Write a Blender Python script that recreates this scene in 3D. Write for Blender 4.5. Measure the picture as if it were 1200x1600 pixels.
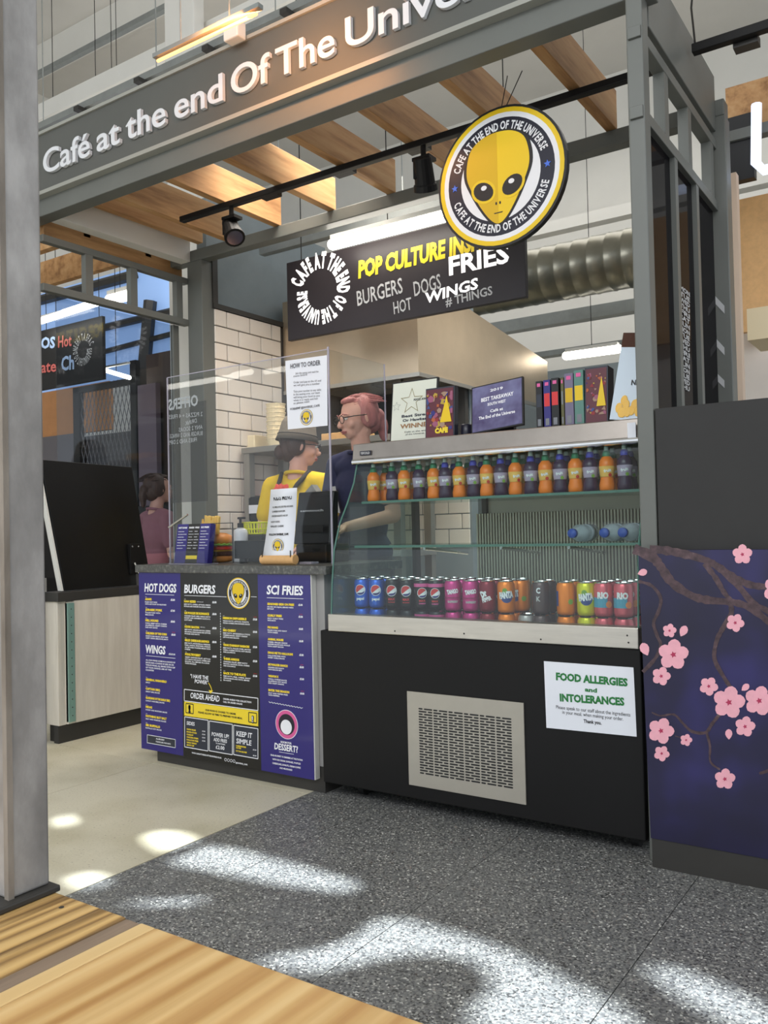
import bpy, bmesh, math, random
from mathutils import Vector, Matrix, Quaternion
random.seed(7)
for o in list(bpy.data.objects): bpy.data.objects.remove(o)
C = bpy.context.scene.collection
V = Vector
# ------------------------------------------------------------------ camera
F = 1336.0
_r = V((.828297, .559858, -.022411)); _d = V((-.0311, .006, -.99950))
yaw, pit, rol = .594026, .0217635, .0224123
_f = V((-math.sin(yaw)*math.cos(pit), math.cos(yaw)*math.cos(pit), math.sin(pit)))
_r0 = V((math.cos(yaw), math.sin(yaw), 0)); _d0 = _f.cross(_r0)
_r = _r0*math.cos(rol)+_d0*math.sin(rol); _d = _d0*math.cos(rol)-_r0*math.sin(rol)
CAM = V((0, 0, 1.0))
cd = bpy.data.cameras.new('camera'); cam = bpy.data.objects.new('camera', cd); C.objects.link(cam)
cd.sensor_fit = 'HORIZONTAL'; cd.sensor_width = 36; cd.lens = F/1200*36; cd.clip_start = .02; cd.clip_end = 100
cam.matrix_world = Matrix(((_r.x, -_d.x, -_f.x, 0), (_r.y, -_d.y, -_f.y, 0), (_r.z, -_d.z, -_f.z, 1.0), (0, 0, 0, 1)))
bpy.context.scene.camera = cam
def ray(x, y): return _r*((x-600)/F)+_d*((y-800)/F)+_f
def atY(x, y, Y): d = ray(x, y); return CAM+d*(Y/d.y)
def atX(x, y, X): d = ray(x, y); return CAM+d*(X/d.x)
def atZ(x, y, Z): d = ray(x, y); return CAM+d*((Z-1)/d.z)
# ------------------------------------------------------------------ light
sc = bpy.context.scene
sc.view_settings.view_transform = 'Standard'; sc.view_settings.look = 'None'
sc.view_settings.gamma = 1; sc.view_settings.use_curve_mapping = False
sc.view_settings.exposure = 0.24
w = bpy.data.worlds.new('World'); sc.world = w; w.use_nodes = True
w.node_tree.nodes['Background'].inputs[0].default_value = (.86, .93, 1, 1)
w.node_tree.nodes['Background'].inputs[1].default_value = 1.0
SUN = V((.2, .6, -.75)).normalized()
sl = bpy.data.lights.new('sun', 'SUN'); so = bpy.data.objects.new('sun', sl); C.objects.link(so)
sl.energy = 16; sl.angle = math.radians(.53); sl.color = (.86, .94, 1)
so.rotation_euler = SUN.to_track_quat('-Z', 'Y').to_euler(); so.location = (0, -2, 4)
def area(name, loc, target, sx, sy, power, color=(1, 1, 1)):
    l = bpy.data.lights.new(name, 'AREA'); o = bpy.data.objects.new(name, l); C.objects.link(o)
    l.shape = 'RECTANGLE'; l.size = sx; l.size_y = sy; l.energy = power; l.color = color
    o.location = loc; o.rotation_euler = (V(target)-V(loc)).to_track_quat('-Z', 'Y').to_euler(); return o
area('daylight_front', (-.4, -2.6, 3.9), (-1.6, 2.6, .6), 4.5, 1.6, 135, (.97, .98, 1))
area('kitchen_ceiling_light', (-2.4, 4.0, 2.95), (-2.6, 4.1, 1), 2.2, .5, 34, (1, .93, .84)).data.spread = math.radians(105)
area('hall_ceiling_light', (-3, 7.2, 5.6), (-3, 7, 2), 6, 2, 85, (1, .97, .92))
area('hall_ceiling_uplight', (-4, 5.4, 3.3), (-4, 5.8, 6.0), 5, 1.5, 46, (1, .97, .93))
# ------------------------------------------------------------------ materials
def lin(c):
    return tuple((x/255/12.92 if x/255 <= .04045 else ((x/255+.055)/1.055)**2.4) for x in c)
_mc = {}
def mat(name, col, rough=.5, metal=0, emit=0, alpha=1, trans=0, ior=1.45, coat=0, spec=.5, bump=0, bscale=60, mottle=0, mscale=8, stretch=None):
    if name in _mc: return _mc[name]
    m = bpy.data.materials.new(name); _mc[name] = m; m.use_nodes = True
    nt = m.node_tree; b = nt.nodes['Principled BSDF']; I = b.inputs
    c = lin(col)
    I['Base Color'].default_value = (*c, 1); I['Roughness'].default_value = rough; I['Metallic'].default_value = metal
    I['IOR'].default_value = ior; I['Alpha'].default_value = alpha; I['Transmission Weight'].default_value = trans
    I['Coat Weight'].default_value = coat; I['Coat Roughness'].default_value = .06; I['Specular IOR Level'].default_value = spec
    if emit: I['Emission Color'].default_value = (*c, 1); I['Emission Strength'].default_value = emit
    if bump or mottle:
        tc = nt.nodes.new('ShaderNodeTexCoord'); mp = nt.nodes.new('ShaderNodeMapping')
        nt.links.new(tc.outputs['Object'], mp.inputs[0])
        if stretch: mp.inputs['Scale'].default_value = stretch
    if bump:
        n = nt.nodes.new('ShaderNodeTexNoise'); n.inputs['Scale'].default_value = bscale; n.inputs['Detail'].default_value = 4
        bp = nt.nodes.new('ShaderNodeBump'); bp.inputs['Strength'].default_value = bump; bp.inputs['Distance'].default_value = .01
        nt.links.new(mp.outputs[0], n.inputs[0]); nt.links.new(n.outputs[0], bp.inputs['Height']); nt.links.new(bp.outputs[0], I['Normal'])
    if mottle:
        n = nt.nodes.new('ShaderNodeTexNoise'); n.inputs['Scale'].default_value = mscale; n.inputs['Detail'].default_value = 6
        n.inputs['Roughness'].default_value = .65
        r = nt.nodes.new('ShaderNodeValToRGB')
        a, z = 1-mottle, 1+mottle
        r.color_ramp.elements[0].position = .3; r.color_ramp.elements[1].position = .7
        r.color_ramp.elements[0].color = (*[min(1, x*a) for x in c], 1); r.color_ramp.elements[1].color = (*[min(1, x*z) for x in c], 1)
        nt.links.new(mp.outputs[0], n.inputs[0]); nt.links.new(n.outputs[0], r.inputs[0]); nt.links.new(r.outputs[0], I['Base Color'])
    return m
def ramp_mat(name, tex, scale, stops, rough=.5, stretch=None, detail=4, coord='Object', bump=0, dist=0, second=None, rot=None):
    """colour ramp over a noise, voronoi or wave texture"""
    m = bpy.data.materials.new(name); _mc[name] = m; m.use_nodes = True
    nt = m.node_tree; b = nt.nodes['Principled BSDF']; b.inputs['Roughness'].default_value = rough
    tc = nt.nodes.new('ShaderNodeTexCoord'); mp = nt.nodes.new('ShaderNodeMapping'); nt.links.new(tc.outputs[coord], mp.inputs[0])
    if stretch: mp.inputs['Scale'].default_value = stretch
    if rot: mp.inputs['Rotation'].default_value = rot
    t = nt.nodes.new({'noise': 'ShaderNodeTexNoise', 'voronoi': 'ShaderNodeTexVoronoi', 'wave': 'ShaderNodeTexWave'}[tex])
    t.inputs['Scale'].default_value = scale
    nt.links.new(mp.outputs[0], t.inputs['Vector'])
    if tex == 'wave':
        t.inputs['Distortion'].default_value = dist; t.inputs['Detail'].default_value = detail; t.inputs['Detail Scale'].default_value = 1.5
    if tex == 'noise': t.inputs['Detail'].default_value = detail; t.inputs['Roughness'].default_value = .6
    out = t.outputs['Color'] if tex == 'voronoi' else t.outputs[0]
    r = nt.nodes.new('ShaderNodeValToRGB')
    if tex == 'voronoi':
        s = nt.nodes.new('ShaderNodeSeparateColor'); nt.links.new(out, s.inputs[0]); out = s.outputs[0]; r.color_ramp.interpolation = 'CONSTANT'
    nt.links.new(out, r.inputs[0])
    el = r.color_ramp.elements
    while len(el) < len(stops): el.new(.5)
    for e, (p, c) in zip(el, stops): e.position = p; e.color = (*lin(c), 1)
    last = r.outputs[0]
    if second:
        n2 = nt.nodes.new('ShaderNodeTexNoise'); n2.inputs['Scale'].default_value = second[0]; n2.inputs['Detail'].default_value = 5
        m2 = nt.nodes.new('ShaderNodeMapping'); nt.links.new(tc.outputs[coord], m2.inputs[0])
        if len(second) > 4: m2.inputs['Scale'].default_value = second[4]
        nt.links.new(m2.outputs[0], n2.inputs['Vector'])
        r2 = nt.nodes.new('ShaderNodeValToRGB'); e = r2.color_ramp.elements
        e[0].position = second[1]; e[1].position = second[2]; e[0].color = (*lin(second[3]), 1); e[1].color = (1, 1, 1, 1)
        nt.links.new(n2.outputs[0], r2.inputs[0])
        mx = nt.nodes.new('ShaderNodeMix'); mx.data_type = 'RGBA'; mx.blend_type = 'MULTIPLY'; mx.inputs[0].default_value = 1
        nt.links.new(last, mx.inputs[6]); nt.links.new(r2.outputs[0], mx.inputs[7]); last = mx.outputs[2]
    nt.links.new(last, b.inputs['Base Color'])
    if bump:
        bp = nt.nodes.new('ShaderNodeBump'); bp.inputs['Strength'].default_value = bump; bp.inputs['Distance'].default_value = .004
        nt.links.new(out, bp.inputs['Height']); nt.links.new(bp.outputs[0], b.inputs['Normal'])
    return m
M = {}
M['frame'] = mat('grey_painted_steel', (102, 104, 99), .42, mottle=.06, mscale=3)
M['fascia'] = mat('dark_grey_fascia', (86, 87, 83), .38, mottle=.06, mscale=2)
M['trimline'] = mat('pale_trim', (150, 150, 142), .35)
M['steel'] = mat('brushed_stainless', (190, 185, 176), .33, metal=.9, mottle=.1, mscale=5, stretch=(1, 1, 12))
M['steeldull'] = mat('dull_stainless', (150, 146, 138), .42, metal=.55, mottle=.1, mscale=4)
M['hood'] = mat('hood_stainless', (205, 186, 160), .3, metal=.75, mottle=.08, mscale=3)
M['chrome'] = mat('chrome', (220, 220, 220), .12, metal=1)
M['black'] = mat('satin_black', (19, 18, 18), .5, spec=.3, mottle=.15, mscale=2)
M['kick'] = mat('black_kickboard', (52, 50, 47), .5, mottle=.1, mscale=4)
M['blackgloss'] = mat('black_laminate', (15, 15, 15), .35, spec=.35, mottle=.2, mscale=3)
M['charcoal'] = mat('charcoal_panel', (52, 51, 50), .6, spec=.3, mottle=.05)
M['rubber'] = mat('black_rubber', (20, 20, 20), .7)
M['dark'] = mat('dark_void', (28, 26, 26), .8)
M['tile'] = mat('white_glazed_tile', (222, 212, 200), .16, mottle=.05, mscale=3)
M['grout'] = mat('grey_grout', (120, 112, 104), .8, bump=.2)
M['wallgrey'] = mat('blue_grey_panel', (124, 134, 138), .35, mottle=.05)
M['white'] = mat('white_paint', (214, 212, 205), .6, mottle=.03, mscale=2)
M['ceil'] = mat('ceiling_paint', (200, 197, 190), .7, mottle=.04, mscale=1.5)
M['greymetal'] = mat('galvanised_metal', (148, 152, 150), .4, metal=.5, mottle=.1)
M['ductm'] = mat('duct_metal', (128, 126, 114), .32, metal=.8, mottle=.12, mscale=6)
M['letter'] = mat('silver_letter', (236, 238, 242), .25, metal=.35)
M['paper'] = mat('white_paper', (226, 228, 234), .55)
M['granite'] = ramp_mat('grey_granite', 'noise', 60, [(.3, (62, 62, 60)), (.55, (84, 84, 80)), (.72, (128, 126, 120))], .3)
def glassmat(name, tint, rough=.02, ior=1.5, body=None, fac=0):
    m = bpy.data.materials.new(name); _mc[name] = m; m.use_nodes = True; nt = m.node_tree; nt.nodes.clear()
    out = nt.nodes.new('ShaderNodeOutputMaterial'); tr = nt.nodes.new('ShaderNodeBsdfTransparent'); gl = nt.nodes.new('ShaderNodeBsdfGlossy')
    tr.inputs[0].default_value = (*lin(tint), 1); gl.inputs['Roughness'].default_value = rough
    lw = nt.nodes.new('ShaderNodeLayerWeight'); lw.inputs[0].default_value = .5; pw = nt.nodes.new('ShaderNodeMath'); pw.operation = 'POWER'; pw.inputs[1].default_value = 4
    fr_ = nt.nodes.new('ShaderNodeMath'); fr_.operation = 'MULTIPLY_ADD'; fr_.inputs[1].default_value = .6; fr_.inputs[2].default_value = .03*(ior-1)/.4
    nt.links.new(lw.outputs['Facing'], pw.inputs[0]); nt.links.new(pw.outputs[0], fr_.inputs[0]); mx = nt.nodes.new('ShaderNodeMixShader')
    nt.links.new(fr_.outputs[0], mx.inputs[0]); nt.links.new(tr.outputs[0], mx.inputs[1]); nt.links.new(gl.outputs[0], mx.inputs[2]); last = mx
    if body:
        df = nt.nodes.new('ShaderNodeBsdfDiffuse'); df.inputs[0].default_value = (*lin(body), 1); m2 = nt.nodes.new('ShaderNodeMixShader'); m2.inputs[0].default_value = fac
        nt.links.new(last.outputs[0], m2.inputs[1]); nt.links.new(df.outputs[0], m2.inputs[2]); last = m2
    nt.links.new(last.outputs[0], out.inputs[0]); return m
M['glass'] = mat('clear_glass', (238, 246, 244), .02, trans=1, ior=1.02, spec=.5, alpha=.10)
M['glassfront'] = glassmat('curved_glass', (232, 244, 241), .02, 1.85)
M['acrylic'] = glassmat('acrylic_sheet', (247, 249, 250), .02, 1.4)
M['acryledge'] = mat('acrylic_edge', (196, 190, 204), .2, alpha=.7)
M['glassedge'] = mat('green_glass_edge', (90, 130, 118), .15, alpha=.8)
M['darkglass'] = glassmat('dark_glass', (120, 120, 126), .04, 1.5, (30, 28, 30), .6)
M['screenglass'] = glassmat('screen_glass', (232, 236, 240), .03, 1.4)
M['batten'] = mat('batten_lamp', (255, 250, 240), .4, emit=7)
M['heater'] = mat('heater_glow', (255, 168, 92), .4, emit=3.2)
M['neon'] = mat('neon_white', (215, 228, 255), .4, emit=1.1)
M['sky'] = mat('window_daylight', (130, 160, 205), .4, emit=.55)
M['orange_l'] = mat('tan_panel', (196, 138, 88), .5, mottle=.08)
M['blueprint'] = mat('menu_blue', (38, 30, 112), .25, coat=.3)
M['menublack'] = mat('menu_black', (15, 14, 14), .25, coat=.3)
M['prwhite'] = mat('print_white', (236, 236, 240), .35)
M['pryellow'] = mat('print_yellow', (236, 208, 50), .35)
M['prgrey'] = mat('print_grey', (120, 122, 128), .4)
M['prslate'] = mat('print_slate', (44, 48, 60), .3)
M['prpink'] = mat('print_pink', (214, 92, 150), .35)
M['prgreen'] = mat('print_green', (38, 118, 58), .5)
M['prblack'] = mat('print_black', (24, 24, 26), .45)
M['prred'] = mat('print_red', (205, 50, 52), .4)
M['prblue'] = mat('print_light_blue', (70, 110, 210), .4)
M['prnavy'] = mat('print_navy', (30, 30, 44), .3)
M['yellow'] = mat('sign_yellow', (226, 190, 24), .35)
M['yellowdk'] = mat('sign_yellow_shade', (208, 168, 18), .35)
M['signwhite'] = mat('sign_white', (226, 226, 228), .35)
M['litwhite'] = mat('lit_white_letters', (255, 252, 250), .3, emit=.55)
M['chalk'] = mat('chalk_white', (186, 186, 186), .6)
M['signboard'] = mat('sign_board', (44, 39, 42), .4, mottle=.1, mscale=3)
M['teal'] = mat('teal_hinge', (132, 168, 158), .35, metal=.4)
M['skin'] = mat('skin', (222, 170, 150), .5, mottle=.05, mscale=20)
M['lips'] = mat('lips', (188, 106, 100), .45)
M['pinkhair'] = mat('pink_hair', (176, 112, 108), .55, bump=.5, bscale=70, mottle=.25, mscale=30, stretch=(1, 1, .3))
M['brownhair'] = mat('brown_hair', (70, 46, 34), .55, bump=.5, bscale=70, mottle=.3, mscale=40, stretch=(1, 1, .3))
M['navytee'] = mat('navy_cotton', (40, 44, 74), .8, bump=.2, bscale=30)
M['yellowtee'] = mat('yellow_cotton', (232, 194, 28), .8, bump=.2, bscale=30)
M['apron'] = mat('dark_apron', (52, 46, 44), .8, bump=.2, bscale=30)
M['cap'] = mat('olive_grey_cap', (122, 112, 98), .85, bump=.2, bscale=90)
M['jeans'] = mat('dark_trousers', (34, 36, 46), .85)
M['eyewhite'] = mat('eye_white', (235, 232, 228), .3)
M['specs'] = mat('black_spectacles', (30, 28, 30), .3)
M['plasticyellow'] = mat('yellow_plastic', (218, 220, 40), .4)
M['redplastic'] = mat('red_plastic', (205, 40, 40), .4)
M['coralneon'] = mat('coral_tissue', (248, 92, 70), .6)
M['bamboo'] = mat('bamboo_wood', (214, 168, 112), .5, mottle=.1, mscale=30)
M['bun'] = mat('burger_bun', (206, 132, 60), .5, mottle=.15, mscale=20)
M['patty'] = mat('burger_patty', (74, 42, 26), .7, bump=.6, bscale=80)
M['lettuce'] = mat('lettuce', (120, 160, 60), .5)
M['cheese'] = mat('cheese', (240, 190, 60), .4)
M['tomato'] = mat('tomato', (196, 50, 30), .3)
M['chip'] = mat('potato_chip', (238, 190, 90), .5)
M['bottlewhite'] = mat('white_plastic', (222, 222, 224), .35)
M['cream'] = mat('cream_card', (232, 216, 180), .6)
M['doorwhite'] = ramp_mat('limed_wood_laminate', 'noise', 3, [(.3, (196, 188, 174)), (.7, (214, 207, 194))], .5, stretch=(10, 10, 1), detail=6)
M['joist'] = ramp_mat('timber_joist', 'noise', 3, [(.25, (128, 84, 44)), (.5, (188, 142, 92)), (.75, (206, 166, 118))], .6, stretch=(6, .6, 6), detail=5)
M['jute'] = ramp_mat('joist_knots', 'noise', 4, [(.3, (120, 80, 44)), (.6, (206, 160, 106))], .6)
M['tabletop'] = ramp_mat('table_pine', 'wave', 15, [(0, (196, 154, 98)), (.5, (210, 172, 114)), (1, (218, 184, 128))], .42, stretch=(1, .07, 1), detail=6, dist=9, bump=.06, second=(60, .30, .6, (214, 196, 166), (1, .03, 1)))
M['tabledark'] = ramp_mat('table_weathered_pine', 'wave', 26, [(0, (140, 108, 64)), (.25, (186, 148, 90)), (1, (208, 172, 112))], .5, stretch=(1, .08, 1), detail=6, dist=6, bump=.3, second=(60, .38, .5, (130, 112, 84), (1, .03, 1)))
M['tablejoint'] = ramp_mat('table_grey_strip', 'noise', 60, [(.3, (110, 92, 76)), (.7, (150, 130, 110))], .6, stretch=(1, .05, 1))
M['tablelight'] = ramp_mat('table_pale_strip', 'noise', 40, [(.3, (212, 178, 122)), (.7, (226, 196, 142))], .45, stretch=(1, .05, 1))
M['rawsteel'] = ramp_mat('raw_mill_steel', 'noise', 9, [(.3, (92, 89, 87)), (.5, (140, 137, 134)), (.7, (186, 183, 180))], .45, stretch=(1.4, 1.4, .7), detail=8, bump=.05)
M['rawsteel'].node_tree.nodes['Principled BSDF'].inputs['Metallic'].default_value = .25
M['rust'] = ramp_mat('rusty_edge', 'noise', 30, [(.3, (96, 88, 78)), (.7, (150, 142, 132))], .6, stretch=(1, 1, .3), detail=8)
M['creamfloor'] = ramp_mat('cream_floor', 'noise', 130, [(.28, (120, 112, 98)), (.36, (212, 205, 182)), (.7, (220, 213, 192))], .42, detail=3, second=(3, .3, .6, (228, 226, 216)))
M['terrazzo'] = ramp_mat('grey_terrazzo', 'voronoi', 210, [(0, (66, 66, 66)), (.12, (96, 97, 97)), (.36, (116, 117, 116)), (.66, (130, 130, 126)), (.87, (160, 160, 154)), (.965, (204, 204, 198))], .45, bump=0)
def cherry_bg():
    return ramp_mat('indigo_print', 'noise', 2.2, [(.3, (18, 14, 34)), (.5, (28, 24, 60)), (.7, (50, 44, 108))], .4, detail=3)
M['indigo'] = cherry_bg()
M['branch'] = ramp_mat('branch_print', 'noise', 40, [(.3, (44, 28, 34)), (.6, (84, 62, 66)), (.8, (120, 100, 100))], .45, detail=6)
M['petal'] = mat('petal_pink', (236, 170, 182), .45, mottle=.06, mscale=40)
M['petaldeep'] = mat('petal_deep', (176, 48, 84), .45)
# ------------------------------------------------------------------ mesh helpers
def world_off(p):
    o = V((0, 0, 0))
    while p: o += V(p.location); p = p.parent
    return o
LOCAL = set()   # things whose parts are drawn in the thing's own frame
class MB:
    def __init__(s): s.v = []; s.f = []
    def quad(s, *p):
        n = len(s.v); s.v += [V(q) for q in p]; s.f.append(tuple(range(n, n+len(p)))); return s
    def box(s, x0, x1, y0, y1, z0, z1):
        n = len(s.v)
        s.v += [V((x, y, z)) for z in (z0, z1) for x, y in ((x0, y0), (x1, y0), (x1, y1), (x0, y1))]
        s.f += [tuple(n+i for i in q) for q in ((3, 2, 1, 0), (4, 5, 6, 7), (0, 1, 5, 4), (1, 2, 6, 5), (2, 3, 7, 6), (3, 0, 4, 7))]; return s
    def prism(s, pts, vec):
        n = len(s.v); k = len(pts); vec = V(vec)
        s.v += [V(p) for p in pts]+[V(p)+vec for p in pts]
        s.f.append(tuple(range(n+k-1, n-1, -1))); s.f.append(tuple(range(n+k, n+2*k)))
        for i in range(k): j = (i+1) % k; s.f.append((n+i, n+j, n+k+j, n+k+i))
        return s
    def tube(s, pts, r, n=10, closed=False):
        pts = [V(p) for p in pts]; K = len(pts); rs = r if isinstance(r, (list, tuple)) else [r]*K
        base = len(s.v); up = None
        for i, p in enumerate(pts):
            a = pts[(i-1) % K] if (closed or i) else p; b = pts[(i+1) % K] if (closed or i < K-1) else p
            t = (b-a).normalized()
            if up is None: up = t.orthogonal().normalized()
            up = (up-t*up.dot(t)); up = up.normalized() if up.length > 1e-6 else t.orthogonal().normalized()
            bn = t.cross(up)
            for k in range(n):
                an = 2*math.pi*k/n; s.v.append(p+(up*math.cos(an)+bn*math.sin(an))*rs[i])
        for i in range(K if closed else K-1):
            for k in range(n):
                a = base+i*n+k; b = base+i*n+(k+1) % n; j = (i+1) % K
                c = base+j*n+(k+1) % n; d = base+j*n+k; s.f.append((a, b, c, d))
        if not closed: s.f.append(tuple(base+k for k in range(n-1, -1, -1))); s.f.append(tuple(base+(K-1)*n+k for k in range(n)))
        return s
    def bar(s, a, b, r, n=10): return s.tube([a, b], r, n)
    def lathe(s, prof, c, n=20, sx=1, sy=1, mtx=None):
        base = len(s.v); c = V(c)
        for r, z in prof:
            for k in range(n):
                an = 2*math.pi*k/n; q = V((r*math.cos(an)*sx, r*math.sin(an)*sy, z))
                s.v.append(c+(mtx @ q if mtx else q))
        m = len(prof)
        for i in range(m-1):
            for k in range(n):
                s.f.append((base+i*n+k, base+i*n+(k+1) % n, base+(i+1)*n+(k+1) % n, base+(i+1)*n+k))
        s.f.append(tuple(base+k for k in range(n-1, -1, -1))); s.f.append(tuple(base+(m-1)*n+k for k in range(n)))
        return s
    def ell(s, c, rx, ry, rz, n=16, m=10, mtx=None):
        prof = [(math.sin(math.pi*i/m), -math.cos(math.pi*i/m)) for i in range(m+1)]
        prof[0] = (1e-3, -1); prof[-1] = (1e-3, 1)
        base = len(s.v); c = V(c)
        for r, z in prof:
            for k in range(n):
                an = 2*math.pi*k/n; q = V((r*math.cos(an)*rx, r*math.sin(an)*ry, z*rz)); s.v.append(c+(mtx @ q if mtx else q))
        for i in range(m):
            for k in range(n): s.f.append((base+i*n+k, base+i*n+(k+1) % n, base+(i+1)*n+(k+1) % n, base+(i+1)*n+k))
        s.f.append(tuple(base+k for k in range(n-1, -1, -1))); s.f.append(tuple(base+m*n+k for k in range(n)))
        return s
    def cap(s, a, ra, b, rb, n=14):
        a, b = V(a), V(b); t = (b-a).normalized(); pts = []; rs = []
        for i in range(5):
            an = math.pi/2*i/4; pts.append(a-t*ra*math.cos(an)*.999); rs.append(max(ra*math.sin(an), ra*.02))
        for i in range(5):
            an = math.pi/2*(1-i/4); pts.append(b+t*rb*math.cos(an)*.999); rs.append(max(rb*math.sin(an), rb*.02))
        return s.tube(pts, rs, n)
    def add(s, o, fn=lambda p: p):
        n = len(s.v); s.v += [V(fn(p)) for p in o.v]; s.f += [tuple(n+i for i in f) for f in o.f]; return s
    def build(s, name, m, parent=None, bevel=0, smooth=False, origin=None, seg=2):
        off = V((0, 0, 0)) if parent and parent.name in LOCAL else world_off(parent) if parent else (V(origin) if origin is not None else V((0, 0, 0)))
        me = bpy.data.meshes.new(name); me.from_pydata([p-off for p in s.v], [], s.f); me.update()
        if smooth:
            for p in me.polygons: p.use_smooth = True
        o = bpy.data.objects.new(name, me); C.objects.link(o); me.materials.append(M[m] if isinstance(m, str) else m)
        if name in SMALL: o['kind'] = 'stuff'
        if parent: o.parent = parent
        else: o.location = off
        if bevel:
            b = o.modifiers.new('bevel', 'BEVEL'); b.width = bevel; b.segments = seg; b.limit_method = 'ANGLE'; b.angle_limit = .7
        return o
SMALL = ('white_lettering', 'yellow_lettering', 'red_lettering', 'black_lettering', 'small_lettering', 'ring_lettering', 'green_lettering', 'mirrored_lettering', 'lettering', 'cover_shapes', 'face_line', 'rail_rivets', 'hinge_screws', 'food_photo', 'sesame_seeds', 'hair_strands', 'badge_lettering', 'eyebrows', 'irises', 'eyes', 'basket_ribs', 'chalk_lettering', 'spiral_lettering', 'vent', 'apron_strap', 'lips', 'glasses')
def thing(name, label, cat, loc=(0, 0, 0), group=None):
    o = bpy.data.objects.new(name, None); C.objects.link(o); o.location = loc; o.empty_display_size = .05
    return tag(o, label, cat, group)
def tag(o, label, cat, group=None):
    o['label'] = label; o['category'] = cat
    if group: o['group'] = group
    return o
def struct(o): o['kind'] = 'structure'; return o
def stuff(o): o['kind'] = 'stuff'; return o
def copy_tree(o, parent=None):
    c = o.copy(); C.objects.link(c); c.parent = parent
    for ch in o.children: copy_tree(ch, c)
    return c
# ---- lettering
_tc = {}
def glyphs(body, bold=.02, ext=0, res=2, shear=0):
    k = (body, bold, ext, res, shear)
    if k not in _tc:
        cu = bpy.data.curves.new('t', 'FONT'); cu.body = body; cu.size = 1; cu.offset = bold; cu.extrude = ext; cu.resolution_u = res; cu.shear = shear
        o = bpy.data.objects.new('t', cu); C.objects.link(o)
        dg = bpy.context.evaluated_depsgraph_get(); me = bpy.data.meshes.new_from_object(o.evaluated_get(dg))
        v = [x.co.copy() for x in me.vertices]; f = [tuple(p.vertices) for p in me.polygons]
        bpy.data.objects.remove(o); bpy.data.curves.remove(cu); bpy.data.meshes.remove(me)
        _tc[k] = (v, f, min([p.x for p in v], default=0), max([p.x for p in v], default=1))
    return _tc[k]
CAPH = .73
def word(mb, body, A, B, h, n=(0, -1, 0), bold=.02, ext=0, off=.002, up=None, depth=0, shear=0, mirror=False, res=2):
    """lettering fitted from baseline start A to baseline end B, capital height h"""
    v, f, x0, x1 = glyphs(body, bold, ext, res, shear)
    A, B = V(A), V(B); n = V(n).normalized(); u = (B-A); L = u.length; u.normalize()
    U = V(up).normalized() if up else n.cross(u).normalized()
    if U.z < 0 and not up: U = -U
    b = len(mb.v)
    for p in v:
        t = (p.x-x0)/(x1-x0)
        if mirror: t = 1-t
        mb.v.append(A+u*(t*L)+U*(p.y/CAPH*h)+n*(off+(p.z/ext*depth/2+depth/2 if ext else 0)))
    mb.f += [tuple(b+i for i in q) for q in f]; return mb
def wpx(mb, body, x0, y0, x1, y1, h, Y, **k):
    return word(mb, body, atY(x0, y0, Y), atY(x1, y1, Y), h, **k)
def natw(body, h, bold=.02):
    v, f, x0, x1 = glyphs(body, bold); return (x1-x0)/CAPH*h
def ringtext(mb, body, c, r, h, a0, a1, n=(0, -1, 0), u=(1, 0, 0), inside=False, off=.002, bold=.03, r1=None, wf=1.0):
    """letters around a centre; angles in degrees clockwise from the top; inside=True reads along the bottom"""
    n, u = V(n), V(u); up = V((0, 0, 1)); up = (up-n*up.dot(n)).normalized(); L = [ch for ch in body]
    ws = [(.32 if ch == ' ' else natw(ch, 1, bold)+.14) for ch in L]; T = sum(ws); acc = 0; wf *= min(1, abs(math.radians(a1-a0))*min(r, r1 if r1 is not None else r)/(T*h))
    for ch, wd in zip(L, ws):
        t = (acc+wd/2)/T; acc += wd
        if ch == ' ': continue
        a = math.radians(a0+(a1-a0)*t); rr = r+((r1-r)*t if r1 is not None else 0)
        rad = u*math.sin(a)+up*math.cos(a); tan = u*math.cos(a)-up*math.sin(a)
        hw = (wd-.14)*h*wf/2
        if inside: base = V(c)+rad*(rr+h/2); d = -tan; U = -rad
        else: base = V(c)+rad*(rr-h/2); d = tan; U = rad
        word(mb, ch, base-d*hw, base+d*hw, h, n, bold, off=off, up=U)
    return mb
def disc(mb, c, r, y0, y1, n=48, rz=None, hole=0):
    rz = rz or r; c = V(c)
    P = [V((c.x+r*math.cos(2*math.pi*k/n), y0, c.z+rz*math.sin(2*math.pi*k/n))) for k in range(n)]
    if not hole: mb.prism(P[::-1], (0, y1-y0, 0)); return mb
    Q = [V((c.x+hole*math.cos(2*math.pi*k/n), y0, c.z+hole*math.sin(2*math.pi*k/n))) for k in range(n)]
    d = V((0, y1-y0, 0))
    for k in range(n):
        j = (k+1) % n
        mb.quad(P[k], Q[k], Q[j], P[j]); mb.quad(P[k]+d, P[j]+d, Q[j]+d, Q[k]+d); mb.quad(P[k], P[j], P[j]+d, P[k]+d); mb.quad(Q[j], Q[k], Q[k]+d, Q[j]+d)
    return mb
def poly(mb, pts, c, R, y, t=.001):
    c = V(c); mb.prism([V((c.x+p[0]*R, y, c.z+p[1]*R)) for p in pts], (0, -t, 0)); return mb
def smooth_poly(half, n=4, tx=0, mirror=True):
    """closed Catmull-Rom outline from a half profile mirrored about x=0"""
    P = [V((x, y, 0)) for x, y in half]
    if mirror: P = P+[V((-p.x, p.y, 0)) for p in P[-1:0:-1] if abs(p.x) > 1e-4]
    K = len(P); out = []
    for i in range(K):
        a, b, c, d = P[(i-1) % K], P[i], P[(i+1) % K], P[(i+2) % K]
        for j in range(n):
            t = j/n
            q = .5*((2*b)+(c-a)*t+(2*a-5*b+4*c-d)*t*t+(3*b-a-3*c+d)*t**3); out.append((q.x+tx, q.y))
    return out
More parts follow.
